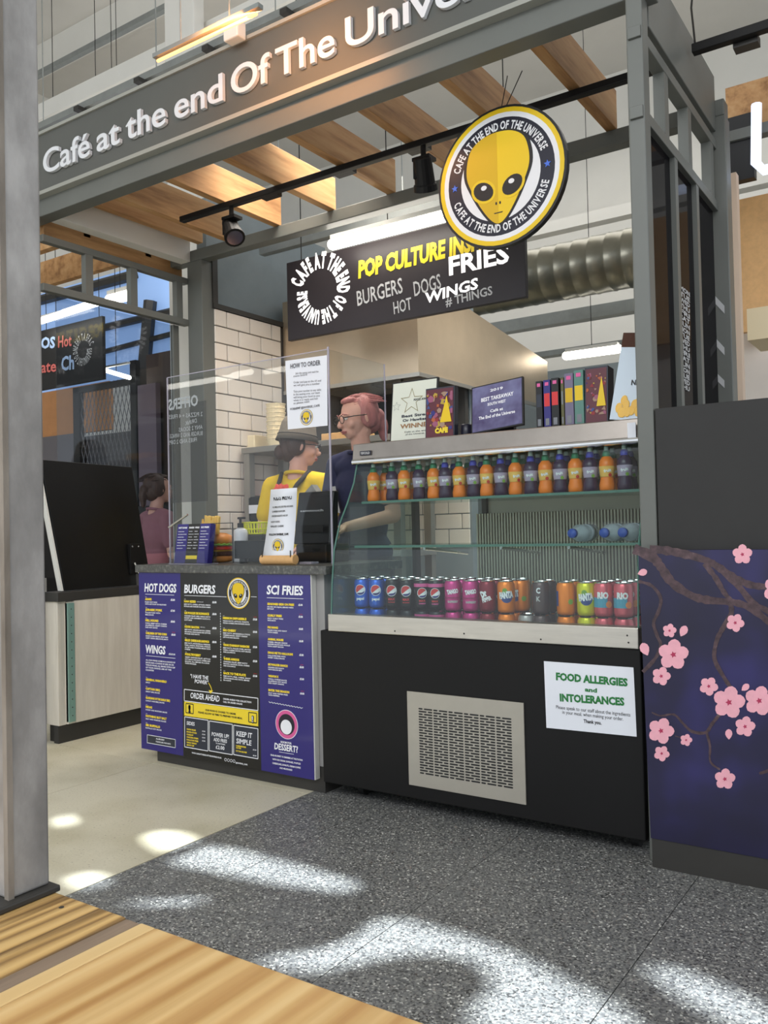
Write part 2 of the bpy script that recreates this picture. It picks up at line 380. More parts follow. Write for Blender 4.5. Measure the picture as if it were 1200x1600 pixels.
HEAD = [(0, .64), (.24, .60), (.41, .48), (.48, .28), (.485, .08), (.41, -.12), (.28, -.37), (.13, -.58), (0, -.66)]
def emblem(parent, c, R, y, e=.0012, detail=True):
    """round alien badge facing -Y, layers stacked outwards from depth y"""
    def b(mb, name, m): return mb.build(name, m, parent)
    b(disc(MB(), c, R, y, y-e*2), 'badge_rim', 'prblack')
    b(disc(MB(), c, R*.965, y-e*2, y-e*2.6, hole=R*.90), 'yellow_ring', 'yellow')
    b(disc(MB(), c, R*.90, y-e*2, y-e*2.6, hole=R*.83), 'cream_ring', 'signwhite')
    b(disc(MB(), c, R*.83, y-e*2, y-e*2.6, hole=R*.62), 'dark_ring', 'prnavy')
    b(disc(MB(), c, R*.62, y-e*2, y-e*2.6), 'badge_field', 'signwhite')
    t = MB(); cc = V(c); cc.y = y-e*3
    ringtext(t, 'CAFE AT THE END OF THE UNIVERSE', cc, R*.722, R*.115, -73, 73, off=e*.5)
    ringtext(t, 'CAFE AT THE END OF THE UNIVERSE', cc, R*.722, R*.115, 253, 107, inside=True, off=e*.5)
    b(t, 'ring_lettering', 'signwhite')
    if detail:
        st = MB()
        for a in (90, 270):
            s = V((cc.x+math.sin(math.radians(a))*R*.722, 0, cc.z+math.cos(math.radians(a))*R*.722))
            poly(st, [(math.sin(k*math.pi/5)*(.055 if k % 2 == 0 else .024), math.cos(k*math.pi/5)*(.055 if k % 2 == 0 else .024)) for k in range(10)], s, R, y-e*2.6, e)
        b(st, 'ring_star', 'prblue')
    out = smooth_poly([(x*1.10, z*1.06) for x, z in HEAD], 4, -.03)
    b(poly(MB(), out, c, R, y-e*2.6, e*.6), 'head_outline', 'prblack')
    b(poly(MB(), smooth_poly(HEAD, 4, -.03), c, R, y-e*3.2, e*.6), 'alien_head', 'yellow')
    hl = [(p[0], p[1]) for p in smooth_poly(HEAD, 4, -.03) if p[0] >= -.03]
    sh = MB(); lf = [(x, z) for x, z in smooth_poly(HEAD, 4, -.03) if x <= -.02]
    lf.sort(key=lambda q: -q[1]); poly(sh, [(-.03, .66)]+lf+[(-.03, -.62)], c, R, y-e*3.8, e*.2)
    b(sh, 'head_shading', 'yellowdk') if detail else None
    def eye(cx, cz, rx, rz, a): return [(cx+math.cos(t)*rx*math.cos(a)-math.sin(t)*rz*math.sin(a), cz+math.cos(t)*rx*math.sin(a)+math.sin(t)*rz*math.cos(a)) for t in [2*math.pi*k/20 for k in range(20)]]
    ln = MB()
    for s in (-1, 1):
        b(poly(MB(), eye(-.03+s*.225, -.16, .205, .165, s*.55), c, R, y-e*3.8, e*.5), 'eye_rim', 'yellow')
        b(poly(MB(), eye(-.03+s*.225, -.16, .165, .125, s*.55), c, R, y-e*4.3, e*.5), 'eye', 'prblack')
        b(poly(MB(), eye(-.03+s*.215, -.11, .045, .035, 0), c, R, y-e*4.8, e*.3), 'eye_glint', 'signwhite')
        poly(ln, eye(-.03+s*.03, -.37, .014, .022, 0), c, R, y-e*3.8, e*.3)
    poly(ln, [(-.1, -.5), (.04, -.5), (.03, -.515), (-.09, -.515)], c, R, y-e*3.8, e*.3)
    b(ln, 'face_line', 'prblack')

YF = 2.55   # front plane of the stall
# ================================================================== SETTING
fl = struct(MB().box(-9, 4, -3.5, 12, -.12, -.012).build('floor', 'grout'))
jx = [-2.105, -1.802, -1.226, -.650, -.074, .502, 1.078, 1.654]
first = None
for i in range(len(jx)-1):
    for j in range(-5, 12):
        y0 = 1.79+j*.576; a, b = jx[i]+.0012, jx[i+1]-.0012
        if i == 0 or first is None or abs((b-a)-.5736) > 1e-3:
            o = MB().box(a, b, y0+.0012, y0+.5748, -.012, 0).build('terrazzo_slab', 'terrazzo', fl)
        else:
            o = first.copy(); C.objects.link(o); o.location = (a-fx, y0-fy, 0)
        if i == 1 and first is None: first = o; fx, fy = a, y0
for i, (a, b) in enumerate(((-2.99, -2.107), (-3.9, -2.99), (-4.8, -3.9), (-5.7, -4.8), (-6.6, -5.7))):
    for j in range(-2, 7):
        y0 = 1.2+j*1.35
        MB().box(a+.0015, b-.0015, y0+.0015, y0+1.3485, -.012, 0).build('cream_slab', 'creamfloor', fl)
# ceiling, with openings added and shaped to cast the sun patches on the floor
def up(x, y, z=6.2): k = z/-SUN.z; return V((x-SUN.x*k, y-SUN.y*k, z))
CW = bpy.data.curves.new('ceiling', 'CURVE'); CW.dimensions = '2D'; CW.fill_mode = 'BOTH'; CW.extrude = .04
def spl(pts, smooth=False):
    if smooth:
        sp = CW.splines.new('BEZIER'); sp.bezier_points.add(len(pts)-1)
        for q, p in zip(sp.bezier_points, pts): q.co = (p[0], p[1], 0); q.handle_left_type = q.handle_right_type = 'AUTO'
        sp.resolution_u = 6
    else:
        sp = CW.splines.new('POLY'); sp.points.add(len(pts)-1)
        for q, p in zip(sp.points, pts): q.co = (p[0], p[1], 0, 1)
    sp.use_cyclic_u = True
spl([(-9, -6), (5, -6), (5, 12), (-9, 12)])
PATCH = [[(240, 1350), (290, 1322), (345, 1324), (420, 1342), (500, 1364), (556, 1386), (530, 1402), (460, 1398), (380, 1386), (310, 1372)],
         [(205, 1308), (240, 1300), (300, 1312), (290, 1328), (255, 1344), (215, 1332)],
         [(88, 1272), (104, 1276), (108, 1292), (84, 1300)],
         [(85, 1372), (120, 1366), (160, 1372), (150, 1394), (110, 1398), (85, 1392)],
         [(158, 1412), (230, 1408), (318, 1412), (250, 1424), (185, 1424)],
         [(370, 1502), (440, 1494), (520, 1478), (562, 1446), (600, 1436), (680, 1452), (790, 1488), (880, 1532), (990, 1600), (1000, 1660), (740, 1640), (700, 1600), (738, 1560), (724, 1526), (680, 1508), (600, 1506), (520, 1520), (450, 1532)],
         [(985, 1514), (1030, 1510), (1100, 1532), (1200, 1580), (1280, 1640), (1200, 1650), (1080, 1600), (1005, 1548)]]
for P in PATCH:
    spl([up(*atZ(x, y, 0).xy) for x, y in P], True)
co = bpy.data.objects.new('ceiling', CW); C.objects.link(co); co.location = (0, 0, 6.24)
dg = bpy.context.evaluated_depsgraph_get(); cme = bpy.data.meshes.new_from_object(co.evaluated_get(dg))
bpy.data.objects.remove(co); co = bpy.data.objects.new('ceiling', cme); C.objects.link(co); co.location = (0, 0, 6.24)
cme.materials.clear(); cme.materials.append(M['ceil']); struct(co)
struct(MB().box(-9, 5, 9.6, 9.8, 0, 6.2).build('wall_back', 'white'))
struct(MB().box(-9, -8.8, -3.5, 9.6, 0, 6.2).build('wall_left', 'white'))
# kitchen side wall, glazed bricks laid one by one
wk = struct(MB().box(-3.72, -3.612, 3.6, 4.19, 0, 2.33).build('wall_kitchen_left', 'grout'))
def bricks(parent, axis, fixed, a0, a1, z0, rows, bw=.2, bh=.1, g=.006, th=.012):
    for r in range(rows):
        s = a0-(bw/2 if r % 2 else 0)
        while s < a1-.01:
            p, q = max(s, a0)+g/2, min(s+bw, a1)-g/2; s += bw
            if q-p < .02: continue
            z = z0+r*bh
            if axis == 'y': MB().box(fixed-th, fixed, p, q, z+g/2, z+bh-g/2).build('brick', 'tile', parent, bevel=.003, seg=1)
            else: MB().box(p, q, fixed, fixed+th, z+g/2, z+bh-g/2).build('brick', 'tile', parent, bevel=.003, seg=1)
bricks(wk, 'y', -3.6, 3.6, 4.19, .73, 16)
wb = struct(MB().box(-3.7, -2.63, 4.912, 5.0, 0, 2.6).build('wall_kitchen_back', 'wallgrey'))
bricks(wb, 'x', 4.9, -3.6, -2.64, .9, 9)
struct(MB().box(-3.72, -3.62, 4.19, 4.9, 0, 2.33).build('wall_kitchen_recess', 'grout'))
pu = struct(MB().box(-3.74, -3.66, 3.6, 4.75, 2.36, 3.0).build('wall_upper_left', 'wallgrey'))
struct(MB().box(-3.74, -3.595, 3.59, 4.4, 2.33, 2.36).build('trim_1', 'kick'))
struct(MB().box(-3.66, -3.60, 3.59, 3.63, 2.36, 2.64).build('trim_2', 'kick'))
# ---- hall beyond: beams, column, duct
def beamX(Y, px, py, h, d, name='ceiling_beam', m='white', x0=-8.5, x1=2, lab=None):
    z = atY(px, py, Y).z; return MB().box(x0, x1, Y, Y+d, z-h, z).build(name, m, origin=(x0, Y, z-h))
tag(beamX(4.2, 70, 158, .13, .10), 'cream roof beam just above the lettered fascia', 'beam')
tag(beamX(5.0, 70, 104, .05, .05, m='greymetal'), 'thin grey conduit above the cream roof beam', 'conduit')
tag(beamX(5.4, 70, 60, .30, .12), 'deep white roof beam high above the fascia', 'beam')
t = thing('cable_tray', 'galvanised cable tray of parallel rails between cream beam and fascia', 'cable tray', (-6, 3.7, 3.5))
for i, py in enumerate((187, 198, 209)):
    z = atY(70, py, 3.7+i*.16).z; MB().box(-6.5, -.9, 3.7+i*.16, 3.74+i*.16, z-.045, z).build('rail', 'greymetal', t)
    if i == 0: zz = z
for k in range(9): MB().box(-6.2+k*.62, -6.15+k*.62, 3.65, 4.1, zz-.075, zz-.046).build('rung', 'kick', t)
for x in (-5.4, -4.2, -3.0, -1.8): MB().bar((x, 3.72, zz), (x, 3.72, 6.2), .004, 6).build('hanging_rod', 'greymetal', t)
p0, p1 = atY(257, 60, 4.06), atY(308, 60, 4.06)
tag(MB().box(p0.x, p1.x-.03, 4.06, 4.16, 0, 6.2).build('building_column', 'white', bevel=.008, origin=(p0.x, 4.06, 0)), 'white square building column rising behind the lettered fascia', 'column')
# spiral duct
za, zb = atY(900, 362, 5.9), atY(900, 452, 5.9); rc = (za.z-zb.z)/2; zc = (za.z+zb.z)/2
d = MB(); x = -3.3; pts = []; rs = []
while x < .8:
    pts += [(x, 6.1, zc), (x+.10, 6.1, zc), (x+.108, 6.1, zc), (x+.118, 6.1, zc)]; rs += [rc, rc, rc+.004, rc+.004]; x += .126
d.tube(pts, rs, 28); tag(d.build('ventilation_duct', 'ductm', smooth=True, origin=(-3.3, 6.1, zc-rc)), 'large round ribbed metal ventilation duct behind the stall', 'duct')
for i, (py, h, col) in enumerate(((338, .10, 'white'), (487, .11, 'greymetal'), (548, .05, 'greymetal'))):
    tag(beamX(7.2+i*.2, 950, py-14, h, .12, 'wall_rail', col, -4.6, 1.5), ('cream horizontal rail on the far wall above the round duct', 'grey metal trunking on the far wall just below the round duct', 'thin grey conduit rail low on the far wall below the duct')[i], 'rail')
tag(MB().box(-4, 1.2, 7.3, 7.4, 0, 2.42).build('partition_screen', 'wallgrey', origin=(-4, 7.3, 0)), 'grey partition far behind the boxed games on the counter top', 'partition')
def batten(label, A, B, r=.03, m='batten', group=None):
    A, B = V(A), V(B); t = thing('tube_light', label, 'light', tuple((A+B)/2), group)
    MB().cap(A, r, B, r, 12).build('diffuser', m, t, smooth=True)
    u = V((0, 0, r*1.1)); MB().box(A.x, B.x, A.y-r*.8, A.y+r*.8, A.z+r*.7, A.z+r*1.5).build('housing', 'white', t)
    MB().bar((A+B)/2+u, V(((A.x+B.x)/2, (A.y+B.y)/2, 6.2)), .003, 6).build('hanging_wire', 'rubber', t); return t
batten('long bright tube light hanging in front of the pop culture menu sign', atY(520, 382, 3.66), atY(700, 336, 3.66), .03)
batten('bright tube light glowing above the boxed games on the counter top', atY(885, 556, 6.6), atY(966, 545, 6.6), .035)
for qx, qy, L_, wh in ((310, 597, .55, 'long'), (378, 583, .12, 'short'), (432, 578, .14, 'right hand short')):
    q = atY(qx, qy, 6.43); batten('%s concourse tube light mirrored as a white streak in the clear screen' % wh, (q.x-L_, -1.0, q.z), (q.x+L_, -1.0, q.z), .03, group='concourse tube lights')
# glowing heater
A, B = atY(247, 95, 2.2), atY(400, 22, 2.2)
t = thing('radiant_heater', 'slim radiant heater with glowing orange tube above the fascia', 'heater', tuple((A+B)/2))
MB().cap(A, .006, B, .006, 10).build('glowing_tube', 'heater', t, smooth=True)
MB().box(A.x-.02, B.x+.02, 2.19, 2.215, A.z+.014, A.z+.03).build('reflector', 'greymetal', t)
for k in (.25, .75):
    q = A.lerp(B, k); MB().bar(q+V((0, 0, .03)), V((q.x, q.y, 6.2)), .003, 6).build('hanging_rod', 'greymetal', t)
hl = area('heater_light', (-2.0, 2.2, 2.80), (-2.15, 2.55, 2.83), .45, .03, 4.5, (1, .42, .13))
# ================================================================== STALL FRAME
fr = thing('kiosk_frame', 'grey painted steel stall frame with timber rafters over the counter', 'frame', (-3.75, 2.56, 0))
XL, XR, YB = -3.96, -.722, 3.51
MB().box(XL, XR, 2.56, 2.64, 2.6, 2.985).build('front_beam', 'frame', fr, bevel=.004)
MB().box(XL, XR, YB, YB+.07, 2.6, 2.665).build('back_beam', 'frame', fr, bevel=.004)
MB().box(-.802, -.752, 2.56, 2.62, 0, 3.0).build('post', 'frame', fr, bevel=.004)
MB().box(-3.83, -3.75, 2.47, 2.55, 0, 2.6).build('post', 'frame', fr, bevel=.004)
MB().box(-3.73, -3.61, YB, YB+.11, 0, 2.6).build('post', 'frame', fr, bevel=.004)
MB().box(-.80, -.72, YB, YB+.08, 0, 2.6).build('post', 'frame', fr, bevel=.004)
MB().box(-3.78, -3.70, 2.64, YB, 2.6, 2.76).build('side_beam', 'white', fr, bevel=.003)
MB().box(-.80, -.755, 2.64, YB, 2.54, 2.76).build('side_beam', 'frame', fr, bevel=.003)
for X in (-3.74, -.775):
    MB().box(X-.02, X+.02, 2.55, YB, 2.47, 2.505).build('transom_rail', 'frame', fr, bevel=.002)
    MB().box(X-.02, X+.02, 2.55, YB, 2.225, 2.262).build('transom_rail', 'frame', fr, bevel=.002)
    for Y in (2.8, 3.09, 3.42):
        MB().box(X-.018, X+.018, Y, Y+.045, 2.262, 2.47).build('mullion', 'frame', fr)
for Y in (3.02, 3.30):
    MB().box(-.793, -.757, Y-.12, Y-.085, .9, 2.225).build('mullion', 'frame', fr)
MB().box(-3.79, -3.765, 3.43, 3.47, .9, 2.225).build('mullion', 'frame', fr)
MB().box(-3.786, -3.781, 2.66, 3.43, .9, 2.225).build('glass_pane', 'screenglass', fr)
MB().box(-.780, -.774, 2.64, 3.50, .9, 2.225).build('glass_pane', 'darkglass', fr)
xs = [-1.198+.0-.3722*k for k in range(-1, 7)]
for k, x in enumerate(xs[1:]):
    MB().box(x, x+.045, 2.64, YB+.02, 2.667, 2.835).build('joist', 'joist', fr, bevel=.002, seg=1)
MB().box(-3.66, -3.615, 2.64, YB+.02, 2.70, 2.86).build('joist', 'joist', fr, bevel=.002)
for k in range(2): MB().box(-5.6, -3.87, 2.9+k*.42, 2.945+k*.42, 2.62, 2.78).build('joist', 'joist', fr, bevel=.002)
MB().box(-3.92, -3.87, 2.66, 3.6, 2.56, 2.66).build('joist', 'joist', fr)
# fascia with letters
fs = thing('fascia_sign', 'long dark grey fascia with raised silver café name', 'sign', (-3.76, 2.55, 2.6))
MB().box(-3.95, XR, 2.535, 2.56, 2.70, 2.985).build('fascia_panel', 'fascia', fs)
MB().box(-3.95, XR, 2.52, 2.56, 2.684, 2.702).build('trim_strip', 'trimline', fs)
MB().box(-3.95, XR, 2.525, 2.64, 2.985, 3.0).build('trim_strip', 'trimline', fs)
YS = 2.535
def letters(word_, x0, x1, zb, h, parent, bold=.012):
    a, b = atY(x0, 150, YS).x, atY(x1, 150, YS).x
    ext = .05
    full = glyphs(word_, bold, ext, 2); L = full[3]-full[2]
    for i, ch in enumerate(word_):
        pre = glyphs(word_[:i+1], bold, ext, 2); one = glyphs(ch, bold, ext, 2)
        r = pre[3]; l = r-(one[3]-one[2])
        if ch == 'f': pass
        xa = a+(l-full[2])/L*(b-a); xb = a+(r-full[2])/L*(b-a)
        mb = MB(); word(mb, ch, (xa, YS, zb), (xb, YS, zb), h, bold=bold, ext=ext, off=.003, depth=.016, res=6)
        mb.build('letter', 'letter', parent, bevel=0)
zb = 2.775
for wd, x0, x1 in (('Café', 71, 144), ('at', 155, 191), ('the', 201, 263), ('end', 277, 353), ('Of', 366, 427), ('The', 436, 529), ('Universe', 546, 838)):
    letters(wd, x0, x1, zb, .118, fs)
# small white sensor on the fascia top
q = atY(363, 92, 2.49)
tag(MB().box(q.x-.03, q.x+.05, 2.47, 2.52, 2.975, 3.045).build('floodlight_box', 'white', bevel=.006, origin=(q.x, 2.5, 2.975)), 'small white box clipped over the top edge of the fascia', 'box')
# ---- track lighting
tr = thing('lighting_track', 'black lighting track running under the timber rafters', 'track', (-3.32, 3.10, 2.64))
MB().box(-3.33, -.82, 3.085, 3.12, 2.632, 2.66).build('track_rail', 'black', tr, bevel=.003)
for x in (-2.3, -2.75, -1.9): MB().box(x-.05, x+.05, 3.12, 3.17, 2.640, 2.66).build('bracket', 'black', tr)
def spot(px, py, aim, lab):
    c = atY(px, py, 3.10); t = thing('track_spotlight', lab, 'spotlight', (c.x, 3.10, 2.632), 'black spotlights on the track')
    MB().bar((c.x, 3.10, 2.632), (c.x, 3.10, 2.56), .012, 10).build('stem', 'black', t)
    MB().box(c.x-.035, c.x-.02, 3.07, 3.13, 2.49, 2.57).build('yoke', 'black', t); MB().box(c.x-.04, c.x+.045, 3.07, 3.13, 2.565, 2.58).build('yoke', 'black', t)
    h = V((c.x, 3.10, 2.52)); a = V(aim).normalized()
    MB().tube([h-a*.06, h-a*.058, h+a*.045, h+a*.05, h+a*.075], [.03, .038, .044, .05, .052], 18).build('lamp_head', 'black', t, smooth=False)
    MB().tube([h+a*.0755, h+a*.077], .04, 18).build('lens', 'chrome', t)
spot(362, 350, (.55, -.3, -.78), 'black spotlight hanging from the left end of the track')
spot(662, 258, (-.2, .5, -.8), 'black spotlight hanging from the track beside the round alien sign')
# ================================================================== ROUND ALIEN SIGN
ca = atY(782, 277, 2.86); R = .262
al = thing('round_sign', 'round hanging sign with yellow alien head and black rim', 'sign', (ca.x, 2.86, ca.z-R))
emblem(al, (ca.x, 2.86, ca.z), R, 2.86, .0022)
al.children[0].scale = (1, 1, 1)
for s in (-.03, .03): MB().bar((ca.x+.02+s*.3, 2.858, ca.z+R-.01), (ca.x+.05+s, 2.9, 2.69), .0018, 6).build('hanging_wire', 'rubber', al)
disc(MB(), ca, R, 2.88, 2.86).build('backing_disc', 'prblack', al)
# ================================================================== HANGING MENU SIGN
YM = 3.80
a, b, c_, d_ = atY(448, 411, YM), atY(450, 533, YM), atY(822, 461, YM), atY(820, 330, YM)
ms = thing('hanging_menu_sign', 'dark hanging board reading pop culture burgers hot dogs wings', 'sign', (b.x, YM, b.z))
MB().box(b.x, c_.x, YM, YM+.03, b.z, a.z).build('board', 'signboard', ms, bevel=.003)
def letter_row(parent, body, px0, py0, px1, py1, h, Y, m, bold=.02, name='letter', shear=0):
    A, B = atY(px0, py0, Y), atY(px1, py1, Y); full = glyphs(body, bold, 0, 2, shear); L = full[3]-full[2]
    for i, ch in enumerate(body):
        if ch == ' ': continue
        r = glyphs(body[:i+1], bold, 0, 2, shear)[3]; one = glyphs(ch, bold, 0, 2, shear); l = r-(one[3]-one[2])
        mb = MB(); word(mb, ch, A.lerp(B, (l-full[2])/L), A.lerp(B, (r-full[2])/L), h, bold=bold, shear=shear); mb.build(name, m, parent)
ring = atY(501, 455, YM)
txt = 'CAFE AT THE END OF THE UNIVERSE'; wst = [(.32 if c == ' ' else natw(c, 1, .05)+.12) for c in txt]; acc = 0
for c, wd_ in zip(txt, wst):
    u_ = (acc+wd_/2)/sum(wst); acc += wd_
    if c == ' ': continue
    a_ = math.radians(-72+352*u_); rr_ = .190-.055*u_; hh_ = .092-.022*u_; per = math.radians(352)*(.190-.027)/sum(wst)
    rad = V((math.sin(a_), 0, math.cos(a_))); tn = V((math.cos(a_), 0, -math.sin(a_))); hw = (wd_-.12)*per/2*(.80 if u_ > .5 else .95)
    mb = MB(); bs_ = ring+rad*(rr_-hh_/2); word(mb, c, bs_-tn*hw, bs_+tn*hw, hh_, bold=.06, up=rad); mb.build('letter', 'litwhite', ms)
letter_row(ms, 'POP CULTURE INSPIRED', 560, 434, 800, 377, .092, YM, 'pryellow', .05, shear=.1)
letter_row(ms, 'BURGERS', 559, 478, 630, 457, .085, YM, 'chalk', .01); letter_row(ms, 'HOT', 616, 491, 644, 483, .068, YM, 'chalk', .01); letter_row(ms, 'DOGS', 648, 463, 690, 450, .08, YM, 'chalk', .01); letter_row(ms, '# THINGS', 697, 479, 770, 460, .045, YM, 'chalk', .02)
letter_row(ms, 'FRIES', 702, 430, 796, 409, .095, YM, 'litwhite', .03); letter_row(ms, 'WINGS', 666, 474, 748, 450, .055, YM, 'litwhite', .03, shear=.1)
for x in (b.x+.1, c_.x-.1): MB().bar((x, YM+.015, a.z), (x, YM+.015, 6.2), .003, 6).build('hanging_wire', 'rubber', ms)
# lights bracket strip over the sign
A, B = atY(405, 393, 3.95), atY(700, 322, 3.95)
t = thing('support_channel', 'pale metal channel running behind the top of the menu sign', 'rail', tuple(A))
MB().box(A.x, B.x, 3.95, 4.0, A.z-.02, A.z+.02).build('channel', 'greymetal', t)
for x in (A.x+.15, B.x-.3): MB().bar((x, 3.975, A.z+.02), (x, 3.975, 6.2), .004, 6).build('hanging_rod', 'greymetal', t)
# ================================================================== HOOD AND KITCHEN
hd = thing('extractor_hood', 'large stainless steel extractor hood over the kitchen', 'extractor hood', (-2.6, 4.2, 1.9))
YH = 4.21; hz0 = atY(653, 585, YH).z; hz1 = atY(650, 470, YH).z+.16; hx = -2.58; yb = atX(855, 560, hx).y
ybk = min(yb, 5.6)
z2 = atX(857, 566, hx).z
MB().prism([(hx-.012, YH, hz0), (hx-.012, yb, hz0-.0), (hx-.012, yb, z2), (hx-.012, YH, hz1)], (.012, 0, 0)).build('side_panel', 'hood', hd)
MB().box(-3.6, hx-.012, YH, YH+.01, hz0, hz1).build('front_panel', 'hood', hd)
MB().box(-3.6, hx, YH-.012, YH, hz0-.012, hz0+.012).build('rim', 'steel', hd); MB().box(hx, hx+.012, YH-.012, yb, hz0-.012, hz0+.012).build('rim', 'steel', hd)
MB().box(-3.6, hx-.014, YH+.01, 4.9, hz1-.03, hz1).build('top_panel', 'steeldull', hd)
for k in range(4): MB().box(-3.5+k*.22, -3.3+k*.22, 4.45, 4.85, hz0+.02, hz0+.05).build('grease_filter', 'steeldull', hd)
MB().box(-3.6, hx-.02, 4.80, 4.84, 1.6, hz0+.02).build('splash_panel', 'kick', hd)
# pass shelf
sh = thing('pass_shelf', 'steel heated pass shelf on square legs beside the tiled wall', 'shelf', (-3.5, 3.78, 0))
sz = atY(400, 698, 3.78).z
MB().box(-3.58, -2.45, 3.78, 4.15, sz-.035, sz).build('shelf_board', 'steeldull', sh, bevel=.003)
MB().box(-3.58, -2.45, 3.78, 4.15, .86, .9).build('worktop', 'steel', sh, bevel=.003)
for x in (-3.57, -2.5):
    for y in (3.79, 4.10): MB().box(x, x+.045, y, y+.045, 0, sz-.035).build('leg', 'steeldull', sh)
# takeaway pots stacked
q = atY(432, 694, 3.92)
pt = thing('pot_stack', 'tall stack of cream paper pots on the pass shelf', 'pots', (q.x, 3.92, sz))
for k in range(9):
    z = sz+.001+k*.026; MB().lathe([(.045, z), (.058, z+.05), (.061, z+.052), (.061, z+.056), (.052, z+.056), (.042, z+.012)], (q.x, 3.92, 0), 20).build('pot', 'cream', pt, smooth=False)
q = atY(395, 690, 3.9)
tag(MB().box(q.x-.07, q.x+.05, 3.86, 4.0, sz+.001, sz+.085).build('food_box', 'cream', bevel=.006, origin=(q.x, 3.9, sz)), 'cream takeaway box left of the pot stack on the shelf', 'box')
q = atY(535, 690, 3.95)
tag(MB().box(q.x-.1, q.x+.14, 3.88, 4.08, sz+.001, sz+.05).build('wooden_tray', 'bamboo', bevel=.004, origin=(q.x, 3.95, sz)), 'low wooden tray on the shelf behind the taller worker', 'tray')
# red boxes under the shelf and notes
q = atY(395, 815, 3.9)
tag(MB().box(q.x-.05, q.x+.12, 3.85, 4.0, .901, 1.20).build('sauce_box', 'redplastic', bevel=.005, origin=(q.x, 3.9, .9)), 'red box standing on the steel worktop under the shelf', 'box')
q = atY(408, 780, 3.84)
tk = thing('ticket_printer', 'black ticket printer with white label beside the red box', 'printer', (q.x, 3.8, .9))
MB().box(q.x-.06, q.x+.09, 3.79, 3.845, 1.07, 1.22).build('body', 'black', tk, bevel=.006)
MB().box(q.x-.05, q.x+.05, 3.785, 3.7895, 1.12, 1.17).build('label_sticker', 'paper', tk)
MB().box(q.x-.05, q.x+.05, 3.79, 3.845, .9, 1.07).build('stand', 'kick', tk)
for i, (px, py, w_, h_) in enumerate(((470-18, 730, .10, .13), (428, 735, .12, .15))):
    q = atY(px, py, 4.895); n = MB().box(q.x-w_/2, q.x+w_/2, 4.892, 4.898, q.z-h_/2, q.z+h_/2)
    tag(n.build('wall_note', 'paper', origin=(q.x, 4.89, q.z)), ('white order note on the back tiles right of the shelf leg', 'white paper notice on the back tiles between the shelf legs')[i], 'paper')
# ================================================================== SIDE CABINET WITH RAISED FLAP
cb = thing('side_cabinet', 'white limed wood cabinet under the raised black flap', 'cabinet', (-3.66, 2.56, 0))
MB().box(-3.765, -3.66, 2.56, 3.50, .086, .69).build('carcass', 'doorwhite', cb, bevel=.002)
MB().box(-3.66, -3.642, 2.60, 2.655, .09, .685).build('frame_stile', 'doorwhite', cb)
MB().box(-3.76, -3.70, 2.58, 3.5, 0, .086).build('plinth', 'kick', cb)
MB().box(-3.7, -3.665, 2.56, 3.5, 0, .084).build('plinth', 'kick', cb)
dr = MB().box(-3.66, -3.638, 2.64, 3.48, .09, .69).build('door', 'doorwhite', cb, bevel=.002)
MB().box(-3.655, -3.632, 2.60, 2.635, .10, .68).build('piano_hinge', 'teal', cb)
hs = MB()
for k in range(14): hs.ell((-3.632, 2.618, .13+k*.04), .003, .003, .003, 8, 4)
hs.build('hinge_screws', 'kick', cb)
MB().box(-3.765, -3.635, 2.545, 3.50, .69, .735).build('worktop', 'kick', cb, bevel=.003)
fp = thing('counter_flap', 'black counter flap raised upright above the white cabinet', 'flap', (-3.66, 2.56, .74))
P = [atX(73, 718, -3.72), atX(212, 727, -3.70), atX(232, 905, -3.66), atX(90, 925, -3.66)]
P[0].y = 2.50
z0 = .74
pts = [V((-3.655, 2.60, z0)), V((-3.655, 3.14, z0)), V((-3.72, 3.075, 1.375)), V((-3.72, 2.52, 1.385))]
MB().prism(pts, (-.035, 0, 0)).build('flap_board', 'blackgloss', fp, bevel=.002)
MB().prism([pts[0]+V((-.036, -.004, 0)), pts[3]+V((-.036, -.006, 0)), pts[3]+V((-.004, -.006, 0)), pts[0]+V((-.004, -.004, 0))], (0, -.01, 0)).build('white_edge', 'white', fp)
hb = MB().box(-3.675, -3.652, 3.0, 3.07, .80, .96).build('hinge_plate', 'black', fp, bevel=.002)
hb.rotation_euler = (0, 0, 0)
MB().bar((-3.645, 3.02, .86), (-3.635, 3.06, .76), .006).build('gas_strut', 'chrome', fp)
MB().box(-3.66, -3.62, 3.04, 3.08, .737, .80).build('hinge_foot', 'steel', fp, bevel=.002)
for y in (3.015, 3.055): MB().ell((-3.655, y, .945), .006, .006, .006, 8, 6).build('screw', 'chrome', fp)
# ================================================================== MENU COUNTER
XA, XBm = -3.06, -2.072
ct = thing('menu_counter', 'grey counter unit with granite worktop and black plinth', 'counter', (-2.55, 2.56, 0))
MB().box(-3.03, -2.034, 2.59, 3.05, .10, .838).build('carcass', mat('grey_side', (150, 148, 146), .5), ct, bevel=.002)
MB().box(-2.995, -2.05, 2.592, 3.0, 0, .10).build('plinth', 'kick', ct)
MB().box(-3.07, -1.990, 2.545, 3.08, .838, .872).build('worktop', 'granite', ct, bevel=.003)
mbd = thing('menu_board', 'blue and black printed menu board on the counter front', 'menu board', (-2.55, 2.575, .055))
YP = 2.56
MB().box(XA+.0, XBm, YP, 2.588, .055, .838).build('backing_panel', 'white', mbd)
xm0, xm1 = atY(284, 1000, YP).x, atY(405, 1000, YP).x
MB().box(XA, xm0, YP-.002, YP, .055, .838).build('blue_panel', 'blueprint', mbd)
MB().box(xm0, xm1, YP-.002, YP, .055, .838).build('black_panel', 'menublack', mbd)
MB().box(xm1, XBm-.004, YP-.002, YP, .055, .838).build('blue_panel', 'blueprint', mbd)
YT = YP-.002
W = MB(); Yl = MB(); Rr = MB()
